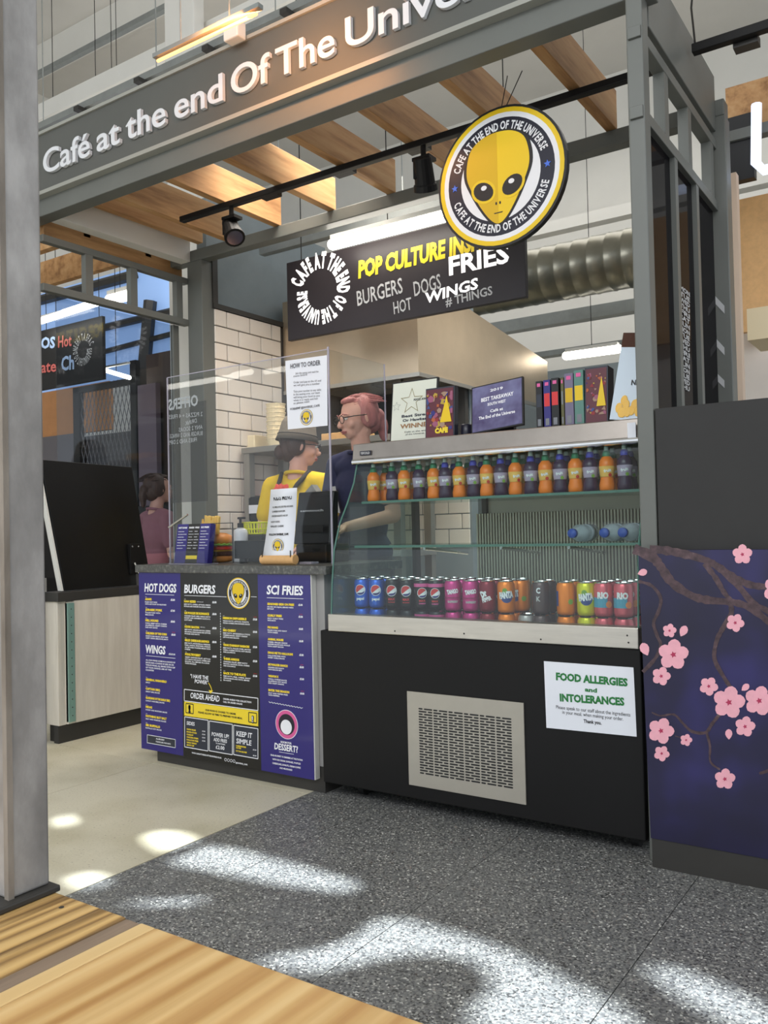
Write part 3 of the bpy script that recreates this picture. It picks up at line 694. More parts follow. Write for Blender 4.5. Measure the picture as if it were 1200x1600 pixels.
def T(mb, body, x0, y0, x1, y1, hpx, bold=.03, shear=0):
    a, b = atY(x0, y0, YT), atY(x1, y1, YT); h = a.z-atY(x0, y0+hpx, YT).z
    word(mb, body, a, b, h, bold=bold, off=.0012, shear=shear)
def slope(x, y): return (y-874)/(x+1377)     # printed lines run along the board
def TL(mb, body, x0, y0, x1, hpx, **k): T(mb, body, x0, y0, x1, y0+slope(x0, y0)*(x1-x0), hpx, **k)
for body, x0, y, x1, h in (('HOT DOGS', 226, 924, 276, 13), ('WINGS', 228, 1019.5, 259, 12.5), ('BURGERS', 288, 926, 337, 13), ('SCI FRIES', 417, 928, 474, 14)):
    TL(W, body, x0, y, x1, h, bold=.035, shear=.12)
def rule(mb, x0, y0, x1, th=1.2, sl=None):
    s = slope(x0, y0) if sl is None else sl; y1 = y0+s*(x1-x0); A, B = atY(x0, y0, YT-.001), atY(x1, y1, YT-.001); d = V((0, 0, -.0032*th/1.2)); mb.quad(A+d, B+d, B, A)
for x0, y, x1 in ((227, 928, 272), (228, 1024, 274), (288, 930, 354), (392, 932, 401), (417, 933.5, 474)): rule(W, x0, y, x1, .7)
def item(x, y, xe, title, lines, price, px, the=True, red=False, tag_=''):
    if the: TL(W, 'THE', x, y-4.3, x+2.6, 1.2, bold=0)
    tw = min(len(title)*2.05, xe-x-2); TL(Yl, title, x, y, x+tw, 3.3, bold=.07)
    if tag_: TL(W, tag_, x+tw+1.5, y, x+tw+1.5+len(tag_)*1.1, 1.6, bold=0)
    for i, l in enumerate(lines): TL(W, l, x, y+3.9+i*3.25, x+min(len(l)*1.45, xe-x), 2.0, bold=.03)
    if price: TL(W, price, px, y+slope(x, y)*(px-x)-.5, px+6.6, 3, bold=.05)
    if red: TL(Rr, 'VEGAN', px+1, y+slope(x, y)*(px-x)-5, px+6, 1.2, bold=0)
item(227, 937.5, 262, 'ADAMS', ['PLAIN HOT DOG', 'WITH KETCHUP OR MUSTARD'], '£5.00', 267)
item(227.5, 954, 262, 'JURASSIC PORK', ['PULLED PORK WITH', 'BBQ SAUCE'], '£7.00', 267)
item(227.5, 970.5, 262, 'HELL HOUND', ['CHILLI BEEF WITH CHEESE', 'JALAPENOS, CRISPY ONION', 'AND HOT SAUCE'], '£8.00', 267)
item(228, 990.5, 263, 'CHILDREN OF THE CORN', ['SWEETCORN RELISH, MUSTARD', 'CRISPY ONION, BBQ SAUCE, MAYO'], '£8.00', 268, red=True)
TL(W, '£5/£9.00', 264, 1023, 274, 2.6)
for i, l in enumerate(('ALL OUR WINGS COME IN A CHOICE OF', 'SAUCE AND A CHOICE OF SIZE, SIX OR', 'TWELVE WINGS, ALL SERVED WITH A DIP', 'OF YOUR CHOICE, ASK AT THE', 'COUNTER')): TL(W, l, 228, 1032+i*3.9, 228+(46, 44, 46, 40, 13)[i], 2.3)
for i, (t1, t2) in enumerate((('GENERAL HABANERO', 'SPICY'), ('CAPTAIN BBQ', 'SMOKY BBQ SAUCE'), ('GUARDIANS OF THE GARLIC BBQ', 'GARLIC AND BBQ SAUCE'), ('MIDAS', 'HONEY AND MUSTARD SAUCE'), ('NOTHING BUT SALT', 'SALT AND VINEGAR GLAZE'), ('SIR BUFFALO', 'BUFFALO HOT SAUCE'))):
    item(228, 1063+i*14.2, 268, t1, [t2], '', 0)
bl = [(288, 941, 'MAN SIZED', ['BEEF PATTY, CHEESE, LETTUCE, ONION', 'PICKLES AND BURGER SAUCE IN A BUN'], '£6.00', 'ADD BACON'),
      (288.5, 959, 'LES POULES DE ROMANCE', ['CHICKEN FILLET, BRIE, GARLIC MAYO', 'ROCKET AND CRANBERRY SAUCE IN A', 'SOFT BUN'], '£8.00', ''),
      (289, 980.5, 'KEVIN BACON', ['BEEF PATTY, SMOKED BACON, CHEESE', 'BBQ SAUCE, ONION RINGS AND LETTUCE', 'PICKLES AND MAYO'], '£8.50', 'ADD EGG'),
      (289, 1001.5, 'GRILLED CHEESEBURGER SANDWICH', ['BEEF PATTY, MOZZARELLA, CHEDDAR', 'FRIED ONION, MUSTARD, PICKLES', 'ALL BETWEEN TOASTED BREAD WITH', 'CHEESE'], '£8.00', ''),
      (289.5, 1023.5, 'POULTRYGEIST', ['CRISPY CHICKEN FILLET, LETTUCE', 'HOT SAUCE AND MAYO, CHEESE AND', 'BACON, ALL SERVED IN A BUN', 'WITH PICKLES'], '£8.00', '')]
for x, y, t1, ls, p, tg in bl: item(x, y, 329, t1, ls, p, 332, tag_=tg)
br = [(348.5, 967, 'MISSION IMPOSSIBLE', ['VEGAN PATTY, LETTUCE, TOMATO', 'VEGAN CHEESE AND BURGER SAUCE'], '£9.00', True),
      (349, 986, 'BIG CHEESY', ['BEEF PATTY, MOZZARELLA STICKS', 'CHEESE SAUCE, CRISPY ONION', 'LETTUCE AND BACON'], '£9.00', False),
      (349, 1009, 'TEXAS CHAINSAW MASSACRE', ['BEEF PATTY, PULLED PORK, BACON', 'CHILLI, CHEESE SAUCE, HOT SAUCE', 'AND JALAPENOS'], '£9.50', False),
      (349.5, 1030.5, 'THREE AMIGOS', ['CHICKEN FILLET, BEEF PATTY', 'BACON, NACHOS, SALSA, CHEESE', 'AND GUACAMOLE'], '£9.50', False),
      (349.5, 1053, 'BACK TO THE PLATE', ['BEEF PATTY, FRIES, CHEESE, GRAVY', 'ONION RINGS AND MAYO, SERVED', 'IN A BUN'], '£9.00', True)]
for x, y, t1, ls, p, rd in br: item(x, y, 392, t1, ls, p, 395.5, red=rd)
for i in range(27):
    A = atY(344+i*.03, 960+i*4, YT-.001); W.quad(A, A+V((.003, 0, 0)), A+V((.003, 0, .006)), A+V((0, 0, .006)))
sf = [(945, 'SEASONED SKIN ON FRIES', ['SALTED OR CAJUN, SERVED WITH', 'KETCHUP'], '£3.00', False), (963, 'CURLY FRIES', ['SPICY CURLY FRIES', 'WITH MAYO'], '£3.50', True),
      (981.5, 'PIG NANG', ['PULLED PORK AND GRAVY', 'WITH CHEESE'], '£6.00', False), (1000, 'ANIMAL HOUSE', ['CHEESE, GRILLED ONION', 'BURGER SAUCE AND PICKLES', 'WITH CRISPY BACON'], '£6.00', False),
      (1021, 'DRAG ME TO HALLOUMI', ['HALLOUMI FRIES WITH', 'SWEET CHILLI SAUCE'], '£5.00', False), (1039.5, 'SKYWALKER RANCH', ['CHICKEN AND RANCH', 'WITH BACON BITS'], '£5.00', True),
      (1057.5, 'WEAPON X', ['CHILLI, CHEESE SAUCE', 'JALAPENOS, HOT SAUCE', 'AND CRISPY ONIONS'], '£5.00', False), (1079.5, 'ENTER THE DRAGON', ['SALT AND PEPPER FRIES', 'WITH PEPPERS'], '£4.00', True)]
for y, t1, ls, p, rd in sf: item(418+(y-945)*.012, y, 462, t1, ls, p, 466.5+(y-945)*.02, the=False, red=rd)
TL(W, '"I HAVE THE', 298, 1059, 326, 6, bold=.02, shear=.1); TL(W, 'POWER"', 304.5, 1067, 326, 6, bold=.02, shear=.1)
TL(W, 'ORDER AHEAD', 298, 1090.5, 343.5, 9, bold=.02, shear=.12)
TL(W, 'ORDER AHEAD FOR COLLECTION', 349, 1093, 393, 2.6); TL(W, 'CALL OR ORDER ONLINE', 349, 1097.5, 379, 2.6)
def frame_px(mb, x0, y0, x1, y1, t=.0016):
    s0, s1 = slope(x0, y0), slope(x0, y1); Pq = [atY(x0, y0, YT-.001), atY(x1, y0+s0*(x1-x0), YT-.001), atY(x1, y1+s1*(x1-x0), YT-.001), atY(x0, y1, YT-.001)]
    for i in range(4):
        A, B = Pq[i], Pq[(i+1) % 4]; d = (B-A).normalized(); n = V((d.z, 0, -d.x))*t; mb.quad(A-n, B-n, B+n, A+n)
    return Pq
frame_px(W, 288, 1077, 403, 1095)
def fill_px(name, m, x0, y0, x1, y1, off=.0006):
    s0, s1 = slope(x0, y0), slope(x0, y1)
    Pq = [atY(x0, y0, YT), atY(x1, y0+s0*(x1-x0), YT), atY(x1, y1+s1*(x1-x0), YT), atY(x0, y1, YT)]
    return MB().prism(Pq, (0, -off, 0)).build(name, m, mbd)
fill_px('yellow_banner', 'pryellow', 288, 1096, 403.5, 1118)
fill_px('price_box', 'prslate', 288.5, 1120, 325, 1167); fill_px('price_box', 'prslate', 327, 1126.5, 363, 1173); fill_px('price_box', 'prslate', 365, 1133, 403, 1179)
frame_px(W, 288.5, 1120, 325, 1167); frame_px(W, 327, 1126.5, 363, 1173); frame_px(W, 365, 1133, 403, 1179)
B_ = MB()
TL(B_, 'OUR FOOD IS COOKED TO ORDER', 321, 1110.5, 369, 2.8, bold=.04); TL(B_, 'PLEASE ALLOW US TIME TO PREPARE YOUR MEAL', 310, 1114, 379, 2.8, bold=.04)
frame_px(B_, 290.5, 1099, 302, 1113.5, .002); frame_px(B_, 388.5, 1113, 401, 1128, .002)
TL(B_, '!', 294.5, 1112.5, 298.5, 11, bold=.06); TL(B_, '!', 393, 1129, 397.5, 11, bold=.06)
TL(W, '!', 295, 1111.5, 298, 9.5, bold=.02); TL(W, '!', 393.6, 1128, 396.9, 9.5, bold=.02)
B_.build('black_lettering', 'prblack', mbd)
TL(W, 'SIDES', 292, 1132, 304.5, 5.5, bold=.02, shear=.1)
for i, l in enumerate(('ONION RINGS', 'MOZZA STICKS', 'COLESLAW', 'CHICKEN STRIPS', 'HALLOUMI FRIES', 'GARLIC BREAD', 'GRAVY DIP')):
    TL(Yl, l, 292, 1140+i*4.1, 292+len(l)*1.3, 2.2, bold=.05)
    if i < 4: TL(W, '£3.00', 316, 1143+i*5, 321, 1.9)
TL(W, 'POWER UP!', 331, 1149.5, 358, 6.2, bold=.02, shear=.1); TL(W, 'ADD FRIES', 334, 1157.5, 355, 5.4, bold=.02, shear=.1); TL(W, 'TO ANYTHING', 337.5, 1162, 352, 2); TL(W, '£2.00', 337.5, 1169.5, 351, 5.6, bold=.02)
TL(W, 'KEEP IT', 369.5, 1149.5, 394.5, 8, bold=.02, shear=.1); TL(W, 'SIMPLE', 369.5, 1161, 393.5, 8, bold=.02, shear=.1)
for i, l in enumerate(('CHEESEBURGER', 'AND FRIES', 'HOT DOG AND FRIES')): TL(Yl, l, 369, (1166, 1169, 1174)[i], 369+(16, 8, 17)[i], 2.2, bold=.05)
TL(W, '£6.00', 395.5, 1172, 401, 1.9); TL(W, '£6.00', 395.5, 1181, 401, 1.9)
TL(W, 'WWW.CAFEATTHEENDOFTHEUNIVERSE.CO.UK', 300, 1177, 346.5, 2.3)
for i in range(4):
    c0 = atY(352.5+i*4.4, 1187+i*.75, YT-.001); disc(W, c0, .0065, YT-.0008, YT-.0014, 14, hole=.005)
TL(W, '@INVERSE_CAFE', 368.5, 1192.5, 387, 2.2)
# small allergy box
fill_px('allergy_box', 'prslate', 230, 1148, 274, 1160.5); frame_px(W, 230, 1148, 274, 1160.5, .0012)
TL(W, 'ALLERGIES?', 244, 1155, 257, 2.2); TL(W, 'PLEASE ASK FOR INFO', 244, 1159.5, 267, 2.2)
# dessert block
c0 = atY(448, 1132, YT); Rd = .057
disc(MB(), (c0.x, 0, c0.z), Rd, YT, YT-.0006, 32).build('dessert_disc', 'prwhite', mbd)
disc(MB(), (c0.x, 0, c0.z), Rd*.96, YT-.0006, YT-.001, 32, hole=Rd*.72).build('dessert_ring', 'prpink', mbd)
disc(MB(), (c0.x, 0, c0.z), Rd*.72, YT-.0006, YT-.001, 32).build('dessert_field', 'prnavy', mbd)
disc(MB(), (c0.x-.002, 0, c0.z-.01), Rd*.5, YT-.001, YT-.0014, 28, rz=Rd*.5).build('dessert_cookie', 'prwhite', mbd)
zz = []
for i in range(25): zz.append(atY(420+i*2.2, 1096.5+i*.40+(1.2 if i % 2 else -.4), YT-.001))
W.tube(zz, .0012, 4)
TL(W, 'ROOM FOR', 439, 1160.5, 456, 3.2, bold=.04); TL(W, 'DESSERT?', 429, 1170, 466, 10, bold=.03, shear=.1); rule(W, 436, 1174.5, 459, .6)
for i, (l, a0, a1) in enumerate((('GRAB AN EVENT TO REMEMBER AT THE STATION', 423, 473), ('WITH ICE CREAM, SUNDAES, WAFFLES', 426, 470), ('CHEESECAKE, DONUTS, CREAM COFFEE', 426, 470), ('AND MILKSHAKES', 437, 457))): TL(W, l, a0, 1180.5+i*6.2+(a0-423)*.12, a1, 2.6)
# yellow arrow
Ya = [atY(326+math.sin(t/8*1.4)*5, 1067+t*1.5, YT-.0015) for t in range(9)]; Yl.tube(Ya, .0016, 5)
Yl.quad(*[atY(x, y, YT-.0015) for x, y in ((326, 1078.5), (333, 1079), (329, 1084))])
W.build('white_lettering', 'prwhite', mbd); Yl.build('yellow_lettering', 'pryellow', mbd); Rr.build('red_lettering', 'prred', mbd)
ec = atY(373, 927, YT); emblem(mbd, (ec.x, 0, ec.z), .066, YT, .0004, detail=False)
# ================================================================== DISPLAY FRIDGE
FX0, FX1 = -1.985, -.81
fg = thing('display_fridge', 'black and stainless refrigerated display counter with curved glass front', 'fridge', (-1.4, 2.56, 0))
MB().box(FX0-.045, FX1, 2.555, 3.2, .055, .628).build('body', 'black', fg, bevel=.004)
MB().box(FX0+.06, FX1-.02, 2.66, 3.18, .02, .056).build('underframe', 'rubber', fg)
for x in (FX0+.07, FX1-.06):
    for y in (2.66, 3.1):
        MB().tube([(x-.012, y, .026), (x+.012, y, .026)], .026, 16).build('castor', 'rubber', fg)
MB().box(FX0, FX1-.002, 2.545, 2.60, .628, .692).build('front_rail', 'steel', fg, bevel=.003)
# grille
G = [atY(635, 1080, 2.55), atY(640, 1227, 2.55), atY(823, 1257, 2.55), atY(817, 1098, 2.55)]
gx0, gx1 = (G[0].x+G[1].x)/2, (G[2].x+G[3].x)/2; gz0, gz1 = (G[1].z+G[2].z)/2, (G[0].z+G[3].z)/2
MB().box(gx0, gx1, 2.549, 2.5545, gz0, gz1).build('grille_plate', mat('grille_steel', (172, 166, 154), .42, metal=.35, mottle=.05), fg, bevel=.001)
sl_ = MB(); ix0, ix1 = gx0+.045, gx1-.042; iz0, iz1 = gz0+.046, gz1-.05; rows = 25; cols = 6
rz = (iz1-iz0)/rows; cw = (ix1-ix0)/cols
def slot(x0, x1, z, h):
    r = h/2; P = []
    for k in range(5): a = math.pi/2+math.pi*k/4; P.append((x0+r+r*math.cos(a), 2.5487, z+r+r*math.sin(a)))
    for k in range(5): a = -math.pi/2+math.pi*k/4; P.append((x1-r+r*math.cos(a), 2.5487, z+r+r*math.sin(a)))
    sl_.prism(P, (0, .0012, 0))
for r_ in range(rows):
    for c_i in range(cols):
        x = ix0+c_i*cw; L = cw*.62 if r_ % 2 else cw*.36
        h = rz*.56; z = iz0+r_*rz
        slot(x+.002, x+L-.0025, z, h); slot(x+L+.0025, x+cw-.002, z, h)
stuff(sl_.build('grille_slots', 'prblack', fg))
# glass cabinet
prof = [(2.558, .69), (2.566, .80), (2.583, .93), (2.622, 1.03), (2.675, 1.11), (2.72, 1.19), (2.745, 1.268)]
g = MB()
for i in range(len(prof)-1):
    (y0, z0_), (y1, z1_) = prof[i], prof[i+1]; g.quad((FX0+.01, y0, z0_), (FX1-.01, y0, z0_), (FX1-.01, y1, z1_), (FX0+.01, y1, z1_))
g.build('curved_glass', 'glassfront', fg, smooth=True)
for x in (FX0+.006, FX1-.008):
    P = [(x, y, z) for y, z in prof]+[(x, 3.18, 1.268), (x, 3.18, .69)]
    MB().prism(P, (.006, 0, 0)).build('side_glass', 'glassfront', fg)
    MB().tube([(x+.003, y-.001, z) for y, z in prof], .0035, 6).build('glass_edge', 'glassedge', fg)
MB().prism([(FX0-.01, 2.735, 1.268), (FX0-.01, 2.745, 1.345), (FX0-.01, 3.14, 1.345), (FX0-.01, 3.14, 1.268)], (FX1-FX0, 0, 0)).build('canopy', mat('canopy_steel', (150, 142, 134), .3, metal=.85, mottle=.15, mscale=4), fg, bevel=.003)
MB().bar((FX0, 2.728, 1.272), (FX1-.01, 2.728, 1.272), .011, 12).build('canopy_rail', 'chrome', fg)
wd0 = atY(567, 704, 2.738); 
MB().box(wd0.x-.012, wd0.x+.04, 2.733, 2.74, 1.297, 1.314).build('maker_badge', 'prnavy', fg)
word(MB(), 'TEFCOLD', (wd0.x-.008, 2.733, 1.301), (wd0.x+.036, 2.733, 1.301), .009, bold=.03, off=.001).build('badge_lettering', 'chalk', fg)
for y, z in ((3.02, 1.10), (3.06, .925)):
    pass
MB().box(FX0+.03, FX1-.015, 2.74, 3.06, 1.108, 1.115).build('glass_shelf', 'glassfront', fg)
MB().box(FX0+.03, FX1-.015, 2.738, 2.742, 1.107, 1.116).build('shelf_edge', 'glassedge', fg)
MB().box(FX0+.02, FX1-.015, 2.70, 3.08, .936, .943).build('glass_shelf', 'glassfront', fg)
MB().box(FX0+.02, FX1-.015, 2.698, 2.702, .935, .944).build('shelf_edge', 'glassedge', fg)
for x in (FX0+.30, FX0+.62, FX1-.3):
    MB().bar((x, 2.76, .93), (x, 3.1, .90), .006, 8).build('shelf_bracket', 'chrome', fg)
MB().box(FX0+.01, FX1-.01, 2.60, 3.14, .585, .594).build('deck', 'steeldull', fg)
MB().box(FX0+.34, FX1-.01, 3.12, 3.135, .594, .80).build('back_panel', 'steeldull', fg)
rb = MB(); x = FX0+.34
while x < FX1-.02: rb.box(x, x+.006, 3.108, 3.121, .60, 1.06); x += .0125
stuff(rb.build('rib', mat('rib_steel', (196, 186, 166), .4, metal=.3), fg))
MB().box(FX0+.38, FX1-.01, 3.14, 3.15, .80, 1.268).build('rear_door', mat('beige_rear', (196, 186, 168), .35), fg)
for x in (FX0+.36, FX0+.02): MB().box(x, x+.02, 3.12, 3.155, .6, 1.268).build('rear_post', 'kick', fg)
for px in (700, 905): pass
sc_ = MB()
for px, py in ((617, 986), (725, 990), (845, 999), (982, 1004), (980, 993)): q = atY(px, py, 2.545); sc_.ell((q.x, 2.5445, min(max(q.z, .634), .686)), .003, .002, .003, 8, 4)
sc_.build('rail_rivets', 'kick', fg)
# ---- drinks
def can_proto(name, m, label, dec, top='chrome'):
    t = thing('drink_can', label, 'can'); r, h = .0305, .111
    MB().lathe([(.022, .0), (.0285, .004), (r, .012), (r, .096), (.027, .105), (.0262, .108)], (0, 0, 0), 22).build('can_body', m, t, smooth=True)
    MB().lathe([(.0268, .1075), (.0275, .111), (.0255, .111), (.0245, .108), (.001, .108)], (0, 0, 0), 22).build('can_lid', top, t)
    MB().box(-.006, .006, -.010, .008, .1085, .1095).build('pull_tab', 'chrome', t)
    dec(t, r); return t
AIM = math.atan2(-1.6, 2.8)   # cans are turned a little towards the customer
def curved(mb, r, e=.0004):
    """wrap flat art drawn at y=0 (x sideways, z up) round the can front, turned to the left"""
    out = MB(); out.f = list(mb.f)
    for p in mb.v:
        a = p.x/r; rr = r+e+(-p.y if abs(p.y) < .003 else 0); out.v.append(V((math.sin(a)*rr, -math.cos(a)*rr, p.z)))
    return out
def rot_all(t, ang):
    for ch in t.children: ch.rotation_euler = (0, 0, ang)
def grid_disc(c, r, n=20):
    mb = MB(); mb.v.append(V((c[0], 0, c[1]))); 
    for ring_ in (.5, 1):
        for k in range(n): a = 2*math.pi*k/n; mb.v.append(V((c[0]+math.cos(a)*r*ring_, 0, c[1]+math.sin(a)*r*ring_)))
    for k in range(n): j = (k+1) % n; mb.f.append((0, 1+k, 1+j)); mb.f.append((1+k, 1+n+k, 1+n+j, 1+j))
    return mb
def band(r, z0, z1, m, name, t, a0=-180, a1=180, e=.0003):
    mb = MB(); n = max(2, int((a1-a0)/15))
    for k in range(n):
        p, q = math.radians(a0+(a1-a0)*k/n), math.radians(a0+(a1-a0)*(k+1)/n); R_ = r+e
        mb.quad((math.sin(p)*R_, -math.cos(p)*R_, z0), (math.sin(q)*R_, -math.cos(q)*R_, z0), (math.sin(q)*R_, -math.cos(q)*R_, z1), (math.sin(p)*R_, -math.cos(p)*R_, z1))
    return mb.build(name, m, t, smooth=True)
def cword(t, body, x0, x1, z0, z1, h, m, r, e=.0008, bold=.04, name='lettering'):
    mb = MB(); word(mb, body, (x0, 0, z0), (x1, 0, z1), h, bold=bold, off=0); 
    o = curved(mb, r, e).build(name, m, t); return o
def globe(t, r, z, R_=.019):
    curved(grid_disc((0, z), R_*1.1), r, .0004).build('roundel', 'prwhite', t)
    def seg(f0, f1, m, nm):
        mb = MB(); n = 12; top = []; bot = []
        for k in range(n+1):
            x = -1+2*k/n; lim = math.sqrt(max(0, 1-x*x)); top.append((x, min(lim, max(-lim, f1(x))))); bot.append((x, min(lim, max(-lim, f0(x)))))
        for k in range(n):
            mb.quad(*[(p[0]*R_, 0, z+p[1]*R_) for p in (bot[k], bot[k+1], top[k+1], top[k])])
        curved(mb, r, .0008).build(nm, m, t)
    seg(lambda x: .0+.75*x+.0, lambda x: 9, 'prred', 'roundel_top'); seg(lambda x: -9, lambda x: -.55+.35*x-.1*math.sin(x*3), 'prblue' if False else 'blueprint', 'roundel_base')
def d_blue(t, r): globe(t, r, .068); cword(t, 'pepsi', -.015, .015, .030, .030, .011, 'prwhite', r)
def d_black(t, r): globe(t, r, .068); cword(t, 'MAX', -.013, .013, .032, .032, .009, 'prred', r); cword(t, 'NO SUGAR', -.013, .013, .023, .023, .004, 'prred', r)
def d_cherry(t, r): band(r, .084, .0965, 'prpink', 'pink_band', t); globe(t, r, .062, .017); cword(t, 'MAX', -.012, .012, .030, .030, .007, 'prred', r); cword(t, 'CHERRY', -.013, .013, .021, .021, .005, 'prpink', r)
def d_pink(t, r): cword(t, 'TANGO', -.021, .021, .060, .066, .015, 'prwhite', r, bold=.07); cword(t, 'RASPBERRY', -.019, .019, .030, .030, .008, 'chalk', r); band(r, .044, .050, mat('rasp_dark', (150, 30, 92), .4), 'dark_band', t)
def d_dr(t, r): cword(t, 'Dr', -.018, .004, .050, .062, .022, 'prwhite', r, bold=.08); cword(t, 'PEPPER', -.014, .018, .034, .046, .014, 'prwhite', r, bold=.05)
def d_fanta(t, r):
    curved(grid_disc((0, .056), .021), r, .0004).build('roundel', 'prslate' if False else mat('deep_blue', (34, 62, 130), .4), t)
    curved(grid_disc((-.006, .077), .009), r, .0005).build('green_leaf', 'lettuce', t)
    cword(t, 'FANTA', -.025, .025, .050, .056, .021, 'prwhite', r, .0012, bold=.08)
def d_orange(t, r): band(r, .03, .08, mat('deep_blue', (34, 62, 130), .4), 'blue_side', t, -150, -60); curved(grid_disc((.012, .045), .009), r).build('green_leaf', 'lettuce', t)
def d_dark(t, r): cword(t, 'C', -.018, -.004, .072, .072, .018, 'prwhite', r); cword(t, 'K', -.018, -.004, .045, .045, .016, 'chalk', r)
def d_tropic(t, r):
    band(r, .03, .062, mat('can_teal', (70, 150, 178), .4), 'teal_band', t, -180, 20); cword(t, 'RIO', -.022, .014, .060, .060, .020, 'prwhite', r, bold=.06)
    curved(grid_disc((.016, .04), .011), r, .0006).build('fruit_print', mat('can_orange2', (232, 130, 70), .4), t)
cans = {
 'blue': (mat('can_blue', (34, 92, 196), .25, metal=.35), d_blue), 'black': (mat('can_black', (24, 24, 28), .25, metal=.3), d_black),
 'cherry': (mat('can_black', (24, 24, 28), .25, metal=.3), d_cherry), 'pink': (mat('can_pink', (196, 54, 128), .25, metal=.35), d_pink),
 'maroon': (mat('can_maroon', (128, 24, 44), .25, metal=.35), d_dr), 'orange': (mat('can_orange', (240, 128, 22), .25, metal=.3), d_fanta),
 'orange2': (mat('can_orange', (240, 128, 22), .25, metal=.3), d_orange), 'dark': (mat('can_smoke', (84, 66, 66), .25, metal=.4), d_dark),
 'lemon': (mat('can_lemon', (214, 206, 30), .25, metal=.3), d_fanta), 'tropic': (mat('can_coral', (214, 92, 104), .25, metal=.35), d_tropic),
 'grey': (mat('can_grey', (170, 160, 158), .25, metal=.4), d_dark)}
desc = {'blue': 'blue can with red and white roundel', 'black': 'black can with roundel and red lettering', 'cherry': 'black can with pink band and roundel',
 'pink': 'bright pink raspberry can', 'maroon': 'maroon can with slanted white lettering', 'orange': 'orange can with blue disc',
 'orange2': 'plain orange can with blue side', 'dark': 'smoky dark grey can', 'lemon': 'yellow lemon can with blue disc', 'tropic': 'coral and teal tropical can', 'grey': 'pale grey can'}
protos = {}
row = [(566, 'blue'), (589, 'blue'), (614, 'black'), (637, 'black'), (660, 'cherry'), (682, 'cherry'), (708, 'pink'), (736, 'pink'), (762, 'maroon'), (791, 'orange'), (845, 'dark'), (884, 'orange2'), (916, 'lemon'), (943, 'tropic'), (974, 'tropic')]
cnt = {}
YC = 2.70
def put_can(kind, x, y, z, label, group):
    if kind not in protos:
        m, d = cans[kind]; protos[kind] = can_proto(kind, m, '', d); t = protos[kind]
    else: t = copy_tree(protos[kind])
    t.location = (x, y, z); t.rotation_euler = (0, 0, .45+random.uniform(-.12, .12)); t['label'] = label; t['category'] = 'can'; t['group'] = group
order = ['left', 'right']
for px, kind in row:
    q = atY(px, 930, YC); n = cnt.get(kind, 0); cnt[kind] = n+1
    many = sum(1 for _, k in row if k == kind) > 1
    which = (('left ' if n == 0 else 'right ')+'hand ') if many else ''
    x = q.x
    depth = 3 if kind not in ('orange2', 'lemon', 'dark') else 2
    for lay in (0, 1):
        for dd in range(depth):
            z = .594+lay*.1125; y = YC+dd*.064
            if y > 2.9: continue
            pos = ('front', 'second', 'third')[dd]
            lab = '%s, %s%s row, %s layer' % (desc[kind], which, pos, ('lower', 'upper')[lay])
            put_can(kind, x, y, z, lab, ('front row of drink cans' if dd == 0 else '%s cans in the rows behind, %s layer' % (kind, ('lower', 'upper')[lay])))
q = atY(813, 930, YC+.07)
for lay in (0, 1): put_can('orange2', q.x, YC+.075, .594+lay*.1125, 'plain orange drink can between the lettered orange and dark cans, %s layer' % ('lower', 'upper')[lay], 'front row of drink cans')
q = atY(823, 960, YC); put_can('grey', q.x, YC, .594, 'pale grey drink can alone in the lower layer beside the dark can', 'front row of drink cans')
# juice bottles
def bottle(body, lab_m, capm, label):
    t = thing('juice_bottle', label, 'bottle')
    MB().lathe([(.021, 0), (.0255, .004), (.026, .02), (.0215, .042), (.0215, .052), (.024, .066), (.0255, .085), (.024, .1), (.015, .113), (.011, .117)], (0, 0, 0), 20).build('bottle_body', body, t, smooth=True)
    MB().lathe([(.0225, .046), (.0228, .05), (.0245, .066), (.0262, .082)], (0, 0, 0), 20).build('bottle_label', lab_m, t, smooth=True)
    MB().lathe([(.0125, .112), (.0135, .114), (.0135, .126), (.010, .134)], (0, 0, 0), 16).build('cap', capm, t, smooth=True)
    MB().lathe([(.0075, .134), (.0085, .136), (.0085, .146), (.006, .149)], (0, 0, 0), 14).build('spout', mat('clear_cap', (206, 222, 214), .25), t, smooth=True)
    cword(t, 'fruit', -.012, .012, .060, .064, .010, 'prwhite', .0255, .001); curved(grid_disc((.008, .052), .006), .0235).build('fruit_print', 'lettuce' if 'purple' in label else 'tomato', t)
    return t
mo = mat('orange_juice', (240, 124, 30), .3); mp_ = mat('blackcurrant_juice', (52, 30, 62), .25)
lo = mat('juice_label_yellow', (232, 180, 90), .5); lp = mat('juice_label_lilac', (168, 152, 176), .5)
gc = mat('green_cap', (20, 118, 78), .35); bc = mat('blue_cap', (50, 54, 168), .35)
po = bottle(mo, lo, gc, 'orange'); pg = bottle(mp_, lp, gc, 'purple'); pb = bottle(mp_, lp, bc, 'purple')
seq = [(584, 'o', 0), (602, 'o', 1), (613, 'g', 0), (632, 'o', 0), (655, 'g', 0), (678, 'o', 0), (696, 'b', 0), (718, 'o', 0), (740, 'b', 0), (761, 'o', 0), (783, 'b', 0), (806, 'o', 0), (830, 'b', 0), (853, 'o', 0), (876, 'b', 0), (900, 'o', 0), (923, 'b', 0), (949, 'o', 0), (977, 'b', 0)]
usedp = set(); ordn = ['first', 'second', 'third', 'fourth', 'fifth', 'sixth', 'seventh', 'eighth', 'ninth', 'tenth', 'eleventh']
no = {'o': 0, 'p': 0}
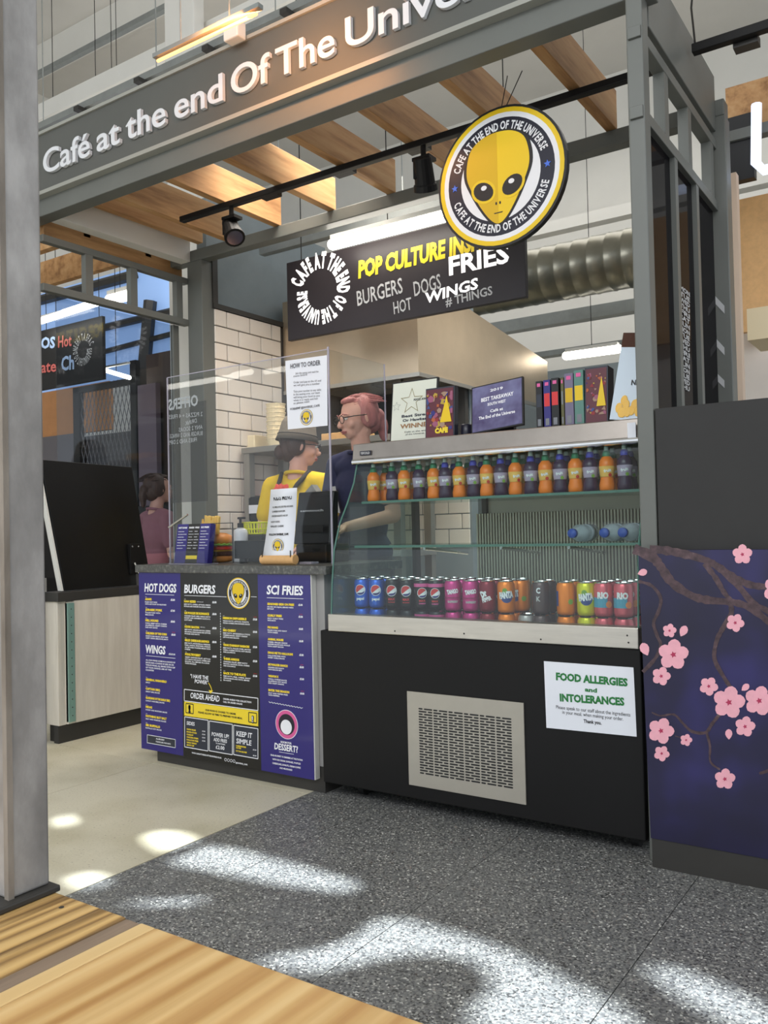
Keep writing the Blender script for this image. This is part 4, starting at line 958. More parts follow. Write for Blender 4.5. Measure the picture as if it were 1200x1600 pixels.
for i, (px, k, bk) in enumerate(seq):
    src = {'o': po, 'g': pg, 'b': pb}[k]; Yb = 2.775+bk*.06
    t = src if k not in usedp else copy_tree(src); usedp.add(k)
    q = atY(px, 760, Yb); t.location = (q.x, Yb, 1.1155); t.rotation_euler = (0, 0, .4+random.uniform(-.2, .2))
    col = {'o': 'orange juice bottle with green cap', 'g': 'dark purple juice bottle with green cap', 'b': 'dark purple juice bottle with blue cap'}[k]
    kk = 'o' if k == 'o' else 'p'; no[kk] += 1
    t['label'] = '%s, %s %s bottle from the left, top shelf' % (col, ordn[no[kk]-1], 'orange' if kk == 'o' else 'purple'); t['category'] = 'bottle'; t['group'] = 'juice bottles on the top fridge shelf'
for i, (px, k, bk) in enumerate(seq[3:]):
    src = {'o': po, 'g': pg, 'b': pb}[k]; t = copy_tree(src); q = atY(px, 760, 2.775); t.location = (q.x-.01, 2.86, 1.1155)
    t['label'] = '%s juice bottle in the back row of the top shelf, %s from the left' % ({'o': 'orange', 'g': 'purple', 'b': 'blue capped'}[k], (ordn+['twelfth', 'thirteenth', 'fourteenth', 'fifteenth', 'sixteenth', 'seventeenth'])[i]); t['category'] = 'bottle'; t['group'] = 'juice bottles in the row behind on the top shelf'
# water bottles lying
wb_ = None
for i, px in enumerate((893, 943, 972)):
    q = atY(px, 825, 2.80)
    t = thing('water_bottle', 'clear water bottle with blue cap lying on the middle shelf, %s' % ('left one', 'middle one', 'right one')[i], 'bottle', (q.x, 2.80, .976), 'water bottles on the middle shelf')
    Mx = Matrix.Rotation(-math.pi/2, 3, 'X')
    MB().lathe([(.012, .02), (.020, .035), (.031, .06), (.031, .10), (.029, .104), (.031, .108), (.031, .19), (.028, .20)], (q.x, 2.80, .976), 18, mtx=Mx).build('bottle_body', mat('water_plastic', (215, 225, 232), .1, alpha=.45, spec=.8), t, smooth=True)
    MB().lathe([(.0155, 0), (.0165, .002), (.0165, .016), (.015, .02)], (q.x, 2.80, .976), 16, mtx=Mx).build('cap', mat('water_cap', (46, 80, 170), .4), t, smooth=True)
    MB().lathe([(.0315, .115), (.0315, .16)], (q.x, 2.80, .976), 18, mtx=Mx).build('bottle_label', mat('water_label', (196, 204, 214), .4), t, smooth=True)
# ---- notice on the fridge
NY = 2.5535
A, B, D, E_ = atY(850, 1033, NY), atY(990, 1043, NY), atY(995, 1151, NY), atY(854, 1137, NY)
nt_ = thing('allergy_notice', 'white paper notice about food allergies on the fridge front', 'notice', tuple(E_))
MB().prism([A, B, D, E_], (0, -.0012, 0)).build('sheet', 'paper', nt_)
g = MB()
wpx(g, 'FOOD ALLERGIES', 869, 1062, 981, 1072, .023, NY-.0013, bold=.05, off=.001); wpx(g, 'and', 914, 1080, 933, 1082, .013, NY-.0013, bold=.04, off=.001); wpx(g, 'INTOLERANCES', 875, 1095, 976, 1102, .023, NY-.0013, bold=.05, off=.001)
g.build('green_lettering', 'prgreen', nt_)
g = MB()
wpx(g, 'Please speak to our staff about the ingredients', 869, 1107, 985, 1119.5, .0115, NY-.0013, bold=0, off=.001); wpx(g, 'in your meal, when making your order.', 879, 1115, 974, 1126, .0115, NY-.0013, bold=0, off=.001); wpx(g, 'Thank you.', 912, 1129, 940, 1132, .011, NY-.0013, bold=.03, off=.001)
g.build('black_lettering', 'prblack', nt_)
# ---- things on the fridge top
ZT = 1.346
def framed(name, label, cat, px0, px1, pytop, Y, lean, fm, pm, ex=.006, group=None, ang=0):
    a = atY(px0, 660, Y); b = atY(px1, 650, Y); top = atY(px0, pytop, Y).z; h = top-ZT
    t = thing(name, label, cat, ((a.x+b.x)/2, Y, ZT), group); LOCAL.add(t.name); w_ = (b.x-a.x)/2
    MB().box(-w_, w_, 0, .012, 0, h).build('frame', fm, t, bevel=.001); MB().box(-w_+ex, w_-ex, -.001, 0, ex, h-ex).build('print', pm, t)
    t.rotation_euler = (-lean, 0, ang); return t, w_, h
t, w_, h = framed('award_certificate', 'cream winner certificate with a star outline in thin dark frame', 'certificate', 608, 680, 596, 2.86, .12, 'prblack', mat('certificate_paper', (214, 218, 204), .5))
def star(cx, cz, r, th, m, nm, tt, y=-.002):
    mb = MB(); P = [(math.sin(k*math.pi/5)*(r if k % 2 == 0 else r*.42), math.cos(k*math.pi/5)*(r if k % 2 == 0 else r*.42)) for k in range(11)]
    for k in range(10):
        a, b = V((cx+P[k][0], y, cz+P[k][1])), V((cx+P[k+1][0], y, cz+P[k+1][1])); a2, b2 = V((cx+P[k][0]*(1-th), y, cz+P[k][1]*(1-th))), V((cx+P[k+1][0]*(1-th), y, cz+P[k+1][1]*(1-th))); mb.quad(a, b, b2, a2)
    return mb.build(nm, m, tt)
star(-.01, h*.66, .055, .12, mat('star_line', (140, 130, 90), .5), 'star_outline', t); star(-w_*.75, h*.6, .02, .12, 'prgrey', 'star_outline', t)
mb = MB()
def wl(mb, body, x0, x1, z, hh, y=-.002, bold=.03): return word(mb, body, (x0, y, z), (x1, y, z), hh, bold=bold, off=.0005)
wl(mb, 'Best Street', -w_*.5, w_*.75, h*.41, .011); wl(mb, 'Or Hawker', -w_*.45, w_*.6, h*.34, .011); wl(mb, 'FOOD AWARDS', 0, w_*.8, h*.66, .009)
wl(mb, 'Café at the end', -w_*.35, w_*.6, h*.16, .007, bold=0); wl(mb, 'of the Universe', -w_*.3, w_*.5, h*.12, .007, bold=0); mb.build('small_lettering', 'prslate', t)
wl(MB(), 'WINNER', -w_*.55, w_*.85, h*.235, .018).build('winner_lettering', mat('gold_print', (150, 112, 74), .5), t)
def pattern(t, x0, x1, z0, z1, y=-.0025, seed=1, warm=True):
    rnd = random.Random(seed); cols = ['cov_red', 'cov_blue', 'cov_yellow', 'cov_pink', 'cov_tan', 'can_or', 'blueprint']
    [mat(n_, c_) for n_, c_ in (('can_or', (176, 92, 48)), ('cov_red', (140, 44, 48)), ('cov_blue', (60, 78, 130)), ('cov_yellow', (178, 150, 56)), ('cov_pink', (150, 84, 110)), ('cov_tan', (160, 130, 110)))]; by = {}
    for i in range(46):
        x = x0+rnd.random()*(x1-x0); z = z0+rnd.random()*(z1-z0); s = (x1-x0)*(.04+rnd.random()*.1); c = rnd.choice(cols); mb = by.setdefault(c, MB()); n = rnd.choice((3, 4, 5, 6)); r0 = rnd.random()*6
        mb.quad(*[(max(x0, min(x1, x+math.cos(r0+k*6.283/n)*s)), y-i*.00002, max(z0, min(z1, z+math.sin(r0+k*6.283/n)*s))) for k in range(n)])
    for c, mb in by.items(): mb.build('cover_shapes', _mc.get(c) or M[c], t)
def game(px0, px1, pytop, Y, label, th, m, seed, front=True, ang=0, title=None):
    a = atY(px0, 660, Y); b = atY(px1, 655, Y); h = atY(px0, pytop, Y).z-ZT; w_ = (b.x-a.x)/2
    t = thing('film_case', label, 'case', ((a.x+b.x)/2, Y, ZT)); LOCAL.add(t.name); MB().box(-w_, w_, 0, th, 0, h).build('case_body', m, t, bevel=.001)
    if front:
        mb = MB().box(-w_+.004, w_-.004, -.0012, 0, .005, h-.006).build('cover', mat('cover_dark', (92, 40, 50), .4), t); pattern(t, -w_+.006, w_-.006, .03, h*.9, seed=seed)
        y_ = MB().prism([(w_*.5, -.004, h*.82), (w_*.05, -.004, h*.30), (w_*.85, -.004, h*.30)], (0, -.0006, 0)).build('cover_shapes', 'yellow', t)
        if title: wl(MB(), title, -w_*.3, w_*.6, h*.10, .018, y=-.003, bold=.08).build('cover_title', 'pryellow', t)
    t.rotation_euler = (-.06, 0, ang); return t, w_, h
game(664, 709, 607, 2.80, 'upright colourful boxed cover with yellow title in front of the certificate', .03, 'prslate', 5, title='CAFE')
def spine(px0, px1, pytop, Y, label, m, dm, th=.13, seed=3):
    a = atY(px0, 655, Y); b = atY(px1, 655, Y); h = atY(px0, pytop, Y).z-ZT; w_ = (b.x-a.x)/2
    t = thing('film_case', label, 'case', ((a.x+b.x)/2, Y, ZT), 'cases stood in a row on the fridge top'); LOCAL.add(t.name); MB().box(-w_+.0005, w_-.0005, 0, th, 0, h).build('case_body', m, t, bevel=.001)
    MB().box(-w_+.003, w_-.003, -.001, 0, h*.45, h*.72).build('spine_print', dm, t); MB().box(-w_*.5, w_*.5, -.001, 0, h*.88, h*.95).build('spine_print', 'prpink', t); MB().box(-w_*.5, w_*.5, -.001, 0, .01, h*.2).build('spine_print', 'prgrey', t)
spine(838, 848, 596, 2.80, 'black case spine at the left end of the row', 'prblack', 'prslate'); spine(850, 861, 594, 2.80, 'blue case spine with red and grey print', 'blueprint', 'prred')
spine(862, 874, 591, 2.80, 'black case spine with red print and pink dot', 'prblack', 'prred'); spine(877, 882, 590, 2.80, 'thin olive case spine between black and violet ones', mat('olive_spine', (92, 90, 56), .5), 'prgrey')
spine(883, 897, 584, 2.80, 'grey violet case spine with orange print', mat('violet_spine', (112, 106, 130), .5), 'yellowdk'); spine(898, 913, 579, 2.80, 'rainbow striped case spine next to the big boxed cover', mat('rainbow_spine', (90, 130, 120), .5), 'yellow')
game(914, 950, 574, 2.80, 'large dark red boxed cover at the right of the row of cases', .06, 'prslate', 9)
# award plaque tilted
a, b = atY(736, 665, 2.80), atY(818, 655, 2.80); top0, top1 = atY(742, 604, 2.86), atY(828, 588, 2.86)
t = thing('award_plaque', 'tilted violet framed award plaque with white lettering', 'plaque', ((a.x+b.x)/2, 2.80, ZT))
w_ = (b.x-a.x)/2; h = .185; LOCAL.add(t.name)
MB().box(-w_, w_, 0, .012, 0, h).build('frame', 'prblack', t, bevel=.001)
MB().box(-w_+.005, w_-.005, -.0012, 0, .005, h-.005).build('plaque_face', ramp_mat('violet_plaque', 'noise', 5, [(.35, (66, 52, 92)), (.6, (120, 120, 158)), (.8, (160, 166, 196))], .25), t)
mb = MB()
for body, x0, x1, z, hh in (('2019', -.25, .25, .82, .010), ('BEST TAKEAWAY', -.6, .65, .64, .015), ('SOUTH WEST', -.35, .35, .53, .011), ('Café at', -.25, .25, .38, .011), ('The End of the Universe', -.7, .7, .27, .012)): wl(mb, body, w_*x0, w_*x1, h*z, hh, y=-.0016)
mb.build('white_lettering', 'prwhite', t); t.rotation_euler = (-.22, -.09, 0); t.location.z = ZT+.012
MB().box(-w_*.5, w_*.5, .03, .05, -.01, h*.7).build('easel_strut', 'prblack', t)
q = atY(725, 665, 2.84)
tg = thing('mug', 'small dark mug with white handle tag beside the award plaque', 'mug', (q.x, 2.86, ZT)); LOCAL.add(tg.name); MB().lathe([(.022, 0), (.026, .01), (.024, .045), (.02, .05)], (0, 0, 0), 18).build('mug_body', 'prnavy', tg, smooth=True); MB().box(.024, .036, -.004, .004, .005, .04).build('handle', 'paper', tg)
# menu stand at the right end
a = atY(968, 655, 2.80)
t = thing('menu_card', 'tall white laminated menu card leaning at the right end of the fridge', 'card', (a.x+.04, 2.80, ZT))
LOCAL.add(t.name); MB().box(-.075, .06, 0, .004, 0, .30).build('card_sheet', mat('laminate_blue', (196, 210, 222), .25), t); MB().box(-.075, .06, -.001, 0, .25, .30).build('photo_strip', 'patty', t)
pz = MB(); rnd = random.Random(4)
for k in range(14): pz.ell((-.055+rnd.random()*.095, -.002, .02+rnd.random()*.05), .012, .002, .018, 8, 5)
pz.build('food_photo', 'chip', t); wl(MB(), 'NEW', -.02, .03, .12, .018).build('card_lettering', 'prblack', t); t.rotation_euler = (-.15, .14, 0)
q = atY(988, 663, 2.73)
tag(MB().box(q.x-.015, q.x+.012, 2.725, 2.728, 1.275, 1.33).build('price_tag', 'paper', origin=(q.x, 2.727, 1.275)), 'small white tag on the steel canopy at the fridge right end', 'tag')
# ================================================================== SNEEZE GUARD
GY = 2.715
ga, gb = atY(263, 700, GY).x, atY(515, 700, GY).x; gt = atY(515, 545, GY).z; gt0 = atY(262, 590, GY).z; gr = atX(600, 560, gb).y
sg = thing('sneeze_guard', 'clear acrylic screen standing on the counter with return panel', 'screen', ((ga+gb)/2, GY, .872))
MB().prism([(ga, GY, .872), (gb, GY, .872), (gb, GY, gt), (ga, GY, gt0)], (0, .004, 0)).build('front_sheet', 'acrylic', sg)
MB().box(gb-.003, gb+.004, GY, GY+.006, .872, gt+.01).build('bright_edge', 'acryledge', sg); MB().box(ga-.004, ga, GY, GY+.006, .872, gt0).build('bright_edge', 'acryledge', sg)
MB().box(gb-.004, gb, GY+.007, gr, 1.352, gt).build('return_sheet', 'acrylic', sg); MB().box(gb-.004, gb+.002, gr, gr+.004, 1.352, gt).build('bright_edge', 'acryledge', sg)
MB().bar((ga, GY+.002, gt0), (gb, GY+.002, gt), .0022, 4).build('top_edge', 'acryledge', sg)
for x in (ga+.1, gb-.16): MB().box(x, x+.06, GY-.01, GY+.04, .872, .880).build('foot', 'acryledge', sg)
# reflected offers board, painted as a smoky sheet with mirrored lettering
of = thing('offers_reflection', 'dark transparent offers poster painted as a mirror image in white lettering at left of screen', 'reflection', (-2.95, GY+.006, 1.3))
MB().box(ga+.004, atY(320, 640, GY).x, GY+.007, GY+.009, 1.15, 1.60).build('sheet', mat('board_reflection', (44, 44, 48), .2, alpha=.35), of)
mb = MB(); YO = GY+.0065
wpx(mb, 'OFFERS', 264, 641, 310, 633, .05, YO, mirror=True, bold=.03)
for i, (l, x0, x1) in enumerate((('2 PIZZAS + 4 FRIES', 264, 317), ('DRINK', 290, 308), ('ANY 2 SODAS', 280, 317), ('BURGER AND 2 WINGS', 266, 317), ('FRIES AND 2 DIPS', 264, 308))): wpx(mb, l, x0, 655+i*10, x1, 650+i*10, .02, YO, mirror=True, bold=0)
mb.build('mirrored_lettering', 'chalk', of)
# how to order sheet
YQ = GY-.0012
P = [atY(446, 564, YQ), atY(511, 555, YQ), atY(512, 665, YQ), atY(450, 671, YQ)]
ho = thing('ordering_sheet', 'white how to order sheet fixed to the clear screen', 'sheet', tuple(P[3]))
MB().prism(P, (0, -.001, 0)).build('sheet', 'paper', ho)
mb = MB(); YQ -= .0012
wpx(mb, 'HOW TO ORDER', 454, 576, 501, 570, .020, YQ)
for i, (l, x0, x1) in enumerate((('Join the queue and read the', 462, 498), ('menu board', 459, 480), ('Order and pay at the till and', 459, 502), ('we will give you a number', 459, 500), ('Take your number to any table', 459, 502), ('in the seating area, our team', 459, 500), ('will bring your food to you', 459, 500), ('when it is ready and hot', 459, 497), ('so please relax', 459, 484), ('Enjoy!', 460, 470))):
    wpx(mb, l, x0, 585+i*4.6+(5 if i > 1 else 0)+(5 if i > 3 else 0)+(4 if i > 8 else 0), x1, 582+i*4.6+(5 if i > 1 else 0)+(5 if i > 3 else 0)+(4 if i > 8 else 0), .009, YQ, bold=0)
wpx(mb, 'FOLLOW @INVERSE_CAFE', 454, 641, 500, 635, .009, YQ, bold=.02)
mb.build('black_lettering', mat('print_dark_grey', (90, 90, 96), .5), ho)
e = atY(479, 652, YQ); emblem(ho, (e.x, 0, e.z), .033, YQ, .0004, detail=False)
# ================================================================== COUNTER ITEMS
# leaflet holder
t = thing('leaflet_holder', 'clear acrylic holder full of blue printed menus on the counter', 'holder', (-2.86, 2.66, .872))
a, b = atY(262, 885, 2.62), atY(322, 885, 2.62); cx = (a.x+b.x)/2; w_ = (b.x-a.x)/2*.93
lf = thing('leaflets', 'folded blue printed menus standing in the acrylic holder', 'leaflet', (cx, 2.64, .876)); LOCAL.add(lf.name)
MB().box(-w_*.9, w_*.95, 0, .028, 0, .175).build('leaflet_block', 'paper', lf)
MB().box(-w_*.9, -w_*.28, -.001, 0, 0, .175).build('blue_column', 'blueprint', lf); MB().box(-w_*.28, w_*.38, -.001, 0, 0, .175).build('black_column', 'menublack', lf); MB().box(w_*.38, w_*.95, -.001, 0, 0, .175).build('blue_column', 'blueprint', lf)
MB().box(w_*.95, w_*.951+.001, 0, .028, 0, .175).build('spine_print', 'blueprint', lf)
mb = MB()
for c0, c1, hd_ in ((-.82, -.34, 'HOT DOGS'), (-.22, .06, 'BURGERS'), (.10, .34, 'WINGS'), (.44, .88, 'SCI FRIES')):
    wl(mb, hd_, w_*c0, w_*c1, .155, .007, y=-.0015, bold=.05)
    for i in range(7): wl(mb, 'beef patty cheese', w_*c0, w_*(c0+(c1-c0)*(.7+.3*(i % 2))), .140-i*.0125, .0035, y=-.0015)
mb.build('white_lettering', 'prwhite', lf)
MB().box(-w_*.26, w_*.36, -.0015, -.001, .018, .034).build('yellow_banner', 'pryellow', lf)
lf.rotation_euler = (-.16, 0, 0)
t.location = (cx, 2.62, .872)
MB().box(cx-w_, cx+w_, 2.618, 2.621, .873, .93).build('front_lip', 'acrylic', t); MB().box(cx-w_, cx+w_, 2.69, 2.693, .873, 1.03).build('back_sheet', 'acrylic', t); MB().box(cx-w_, cx+w_, 2.618, 2.70, .872, .875).build('base', 'acryledge', t)
for x in (cx-w_-.002, cx+w_): MB().prism([(x, 2.618, .873), (x, 2.618, .93), (x, 2.69, 1.03), (x, 2.69, .873)], (.002, 0, 0)).build('side_sheet', 'acrylic', t)
# chips box ornament
t = thing('fries_ornament', 'fan of golden potato wedges poking up behind the menus', 'fries', (cx, 2.76, .872))
rnd = random.Random(3); MB().box(cx-.05, cx+.04, 2.745, 2.785, .872, 1.02).build('carton', 'prred', t)
for k in range(11):
    x = cx-.055+k*.0105; z = 1.05+rnd.random()*.045-abs(k-5)*.003; MB().prism([(x-.006, 2.75+rnd.random()*.02, 1.0), (x+.012, 2.75, 1.0), (x+.010+rnd.uniform(-.01, .01), 2.76, z), (x+rnd.uniform(-.006, .0), 2.76, z+.006)], (0, .012, 0)).build('chip', 'chip', t, bevel=.001)
# burger model
q = atY(344, 862, 2.80); bz = .874
t = thing('burger_ornament', 'large toy burger with tomato lettuce and cheese on the counter', 'burger', (q.x, 2.80, .872))
r_ = .064
MB().lathe([(.04, 0), (r_*.94, .006), (r_, .02), (r_*.95, .028)], (q.x, 2.80, bz), 24).build('bottom_bun', 'bun', t, smooth=True)
MB().lathe([(r_*.96, .028), (r_*1.04, .034), (r_*1.04, .044), (r_*.95, .05)], (q.x, 2.80, bz), 24).build('patty', 'patty', t)
MB().prism([(q.x+math.cos(a)*r_*1.12, 2.80+math.sin(a)*r_*1.12, bz+.050) for a in [.4+k*math.pi/2 for k in range(4)]], (0, 0, .005)).build('cheese_slice', 'cheese', t)
MB().lathe([(r_*.9, .056), (r_*1.05, .058), (r_*1.05, .070), (r_*.9, .072)], (q.x, 2.80, bz), 24).build('tomato_slice', 'tomato', t)
P = [(q.x+math.cos(k*math.pi/18)*r_*1.08, 2.80+math.sin(k*math.pi/18)*r_*1.08, bz+.078+.004*(k % 2)) for k in range(36)]
MB().tube(P, .005, 6, closed=True).build('lettuce_frill', 'lettuce', t)
MB().lathe([(r_*.93, .083), (r_*1.0, .088), (r_*.98, .102), (r_*.8, .12), (r_*.45, .131), (.003, .134)], (q.x, 2.80, bz), 24).build('top_bun', 'bun', t, smooth=True)
sd = MB(); rnd = random.Random(8)
for k in range(26): a = rnd.random()*6.28; rr = rnd.random()*.7; sd.ell((q.x+math.cos(a)*r_*rr, 2.80+math.sin(a)*r_*rr, bz+.131-.022*rr*rr), .003, .002, .0015, 6, 4)
sd.build('sesame_seeds', 'cream', t)
# wire stand frame in front of the burger
q2 = atY(334, 880, 2.73); z1 = atY(334, 818, 2.73).z; q3 = atY(365, 880, 2.73)
t = thing('sign_holder', 'thin dark wire sign holder around the toy burger', 'holder', (q2.x, 2.64, .872))
MB().tube([(q2.x, 2.728, .874), (q2.x, 2.728, z1), (q3.x, 2.728, z1), (q3.x, 2.728, .874)], .0035, 8).build('wire', 'kick', t)
# sanitiser bottle
q = atY(372, 880, 2.82)
t = thing('sanitiser_bottle', 'white pump bottle with black pump on the counter', 'bottle', (q.x, 2.84, .872))
MB().lathe([(.030, 0), (.033, .004), (.033, .13), (.028, .145), (.012, .155)], (q.x, 2.84, .873), 22).build('bottle_body', 'bottlewhite', t, smooth=True)
MB().lathe([(.014, .155), (.014, .175), (.006, .177), (.006, .195)], (q.x, 2.84, .873), 14).build('pump_collar', 'rubber', t)
MB().box(q.x-.012, q.x+.026, 2.832, 2.848, 1.066, 1.076).build('pump_head', 'rubber', t, bevel=.002)
# yellow basket
q = atY(395, 835, 2.9)
t = thing('food_basket', 'yellow plastic oval food basket behind the small black display', 'basket', (q.x, 2.9, .99))
ba = MB()
for k in range(26):
    a = 2*math.pi*k/26; ba.bar((q.x+math.cos(a)*.058, 2.92+math.sin(a)*.035, 1.0), (q.x+math.cos(a)*.074, 2.92+math.sin(a)*.047, 1.05), .0028, 5)
ba.build('basket_ribs', 'plasticyellow', t)
for z, s in ((1.0, .8), (1.02, .88), (1.05, 1.0)): MB().tube([(q.x+math.cos(2*math.pi*k/26)*.074*s, 2.92+math.sin(2*math.pi*k/26)*.047*s, z) for k in range(26)], .004 if s == 1 else .003, 6, True).build('basket_rim', 'plasticyellow', t)
MB().lathe([(.055, .995), (.058, 1.0)], (q.x, 2.92, 0), 20, sy=.62).build('basket_base', 'plasticyellow', t)
tag(MB().box(q.x-.07, q.x+.08, 2.87, 2.99, .872, .994).build('napkin_box', 'kick', bevel=.004, origin=(q.x, 2.9, .872)), 'dark box on the counter under the yellow basket', 'box')
# customer display
a, b = atY(366, 880, 2.735), atY(418, 880, 2.735); zt = atY(366, 845, 2.735).z
t = thing('customer_display', 'small black customer display screen standing on the counter', 'display', ((a.x+b.x)/2, 2.68, .872))
MB().box(a.x, b.x, 2.735, 2.75, .892, zt).build('screen', 'blackgloss', t, bevel=.003); MB().box(a.x+.03, a.x+.06, 2.737, 2.755, .872, .895).build('stand', 'rubber', t)
# till
a, b = atY(460, 880, 2.78), atY(508, 880, 2.78); zt = atY(470, 768, 2.78).z
t = thing('till_terminal', 'black till terminal behind the kids menu stand', 'till', ((a.x+b.x)/2, 2.84, .872))
MB().prism([(a.x-.02, 2.80, .95), (a.x-.02, 2.84, zt), (a.x-.02, 2.87, zt), (a.x-.02, 2.86, .95)], (b.x-a.x+.03, 0, 0)).build('screen_back', 'blackgloss', t, bevel=.006)
MB().box(a.x, b.x, 2.79, 2.95, .872, .95).build('base', 'black', t, bevel=.006)
mb = MB(); word(mb, 'samtouch', (a.x+.01, 2.815, zt-.085), (b.x-.03, 2.815, zt-.085), .010, bold=.02); mb.build('lettering', 'chalk', t)
MB().box(a.x+.01, b.x-.02, 2.795, 2.80, 1.0, 1.03).build('vent', 'rubber', t)
q = atY(478, 764, 2.88); tag(MB().prism([(q.x-.05, 2.9, zt-.02), (q.x+.06, 2.9, zt-.02), (q.x+.015, 2.9, zt+.035)], (0, .04, 0)).build('receipt_roll', 'steeldull', origin=(q.x, 2.9, zt-.02)), 'pale grey pointed paper spike tray behind the till', 'tray')
# kids menu on wooden base
YK = 2.585
P = [atY(423, 765, YK), atY(464, 762, YK), atY(457, 873, YK), atY(410, 872, YK)]
km = thing('kids_menu_stand', 'curved white kids menu sheet standing in a round wooden block', 'menu stand', (P[3].x+.08, YK, .872))
mb = MB(); n = 12
for i in range(n+1):
    t_ = i/n; L = P[3].lerp(P[0], t_); Rr_ = P[2].lerp(P[1], t_); s = -.014*math.sin(t_*math.pi); 
    for k_, p_ in ((0, L), (1, Rr_)): mb.v.append(p_+V((s*.9, .02*math.sin(t_*math.pi), 0)))
for i in range(n): mb.f.append((2*i, 2*i+1, 2*i+3, 2*i+2))
sheet = mb.build('sheet', 'paper', km, smooth=True); sm = sheet.modifiers.new('thick', 'SOLIDIFY'); sm.thickness = .0008; sm.offset = -1
def onsheet(u, v):   # u across, v up
    L = P[3].lerp(P[0], v); R2 = P[2].lerp(P[1], v); p_ = L.lerp(R2, u); return p_+V((-.0126*math.sin(v*math.pi), .02*math.sin(v*math.pi)-.0016, 0))
mb = MB(); word(mb, 'KIDS MENU', onsheet(.16, .84), onsheet(.84, .845), .021, off=.001)
for i, (l, e_) in enumerate((('ALL MEALS INCLUDE FRIES AND DRINK', .9), ('CHEESE BURGER', .62), ('CHICKEN NUGGETS AND DIP', .72), ('HOT DOG', .45), ('GRILLED CHEESE', .6))): word(mb, l, onsheet(.14, .73-i*.065-(.02 if i > 2 else 0)), onsheet(e_, .735-i*.065-(.02 if i > 2 else 0)), .007, off=.001)
word(mb, 'FOLLOW INVERSE_CAFE', onsheet(.12, .33), onsheet(.8, .335), .008, off=.001, bold=.05); mb.build('lettering', 'prblack', km)
e = onsheet(.48, .175); emblem(km, (e.x, 0, e.z), .030, e.y-.001, .0004, detail=False)
A, B = atY(410, 880, 2.60), atY(462, 880, 2.60)
MB().tube([(A.x, 2.60, .894), (A.x+.004, 2.60, .894), (B.x-.004, 2.60, .894), (B.x, 2.60, .894)], [.019, .021, .021, .019], 20).build('wooden_block', 'bamboo', km)
for x in (A.x+.015, B.x-.012): MB().bar((x, 2.583, .895), (x, 2.583, .93), .0022, 6).build('clip', 'kick', km)
# coral tissue behind the sheet
q = atY(440, 762, 2.76); rnd = random.Random(5); mb = MB()
for k in range(16): c0 = V((q.x+rnd.uniform(-.025, .025), 2.76+rnd.uniform(-.02, .02), q.z-.008+rnd.uniform(-.008, .012))); mb.ell(c0, .014, .004, .012, 8, 5, mtx=Matrix.Rotation(rnd.uniform(-1.2, 1.2), 3, 'Y'))
pf = thing('flower_toy', 'coral pink tissue flower behind the top of the kids menu', 'flower', (q.x, 2.76, .872)); mb.build('petals', 'coralneon', pf); MB().bar((q.x, 2.76, .873), (q.x, 2.76, q.z-.01), .004, 8).build('stem', 'kick', pf)
# pass shelf hanging wire of the screen: silver pen
q = atY(275, 812, 2.66); q1 = atY(292, 803, 2.66)
tag(MB().bar(atY(264, 824, GY-.003), atY(293, 804, GY-.003), .005, 8).build('silver_bracket', 'chrome', origin=tuple(atY(267, 822, 2.605))), 'silver clip bracket on the left edge of the clear screen', 'bracket')
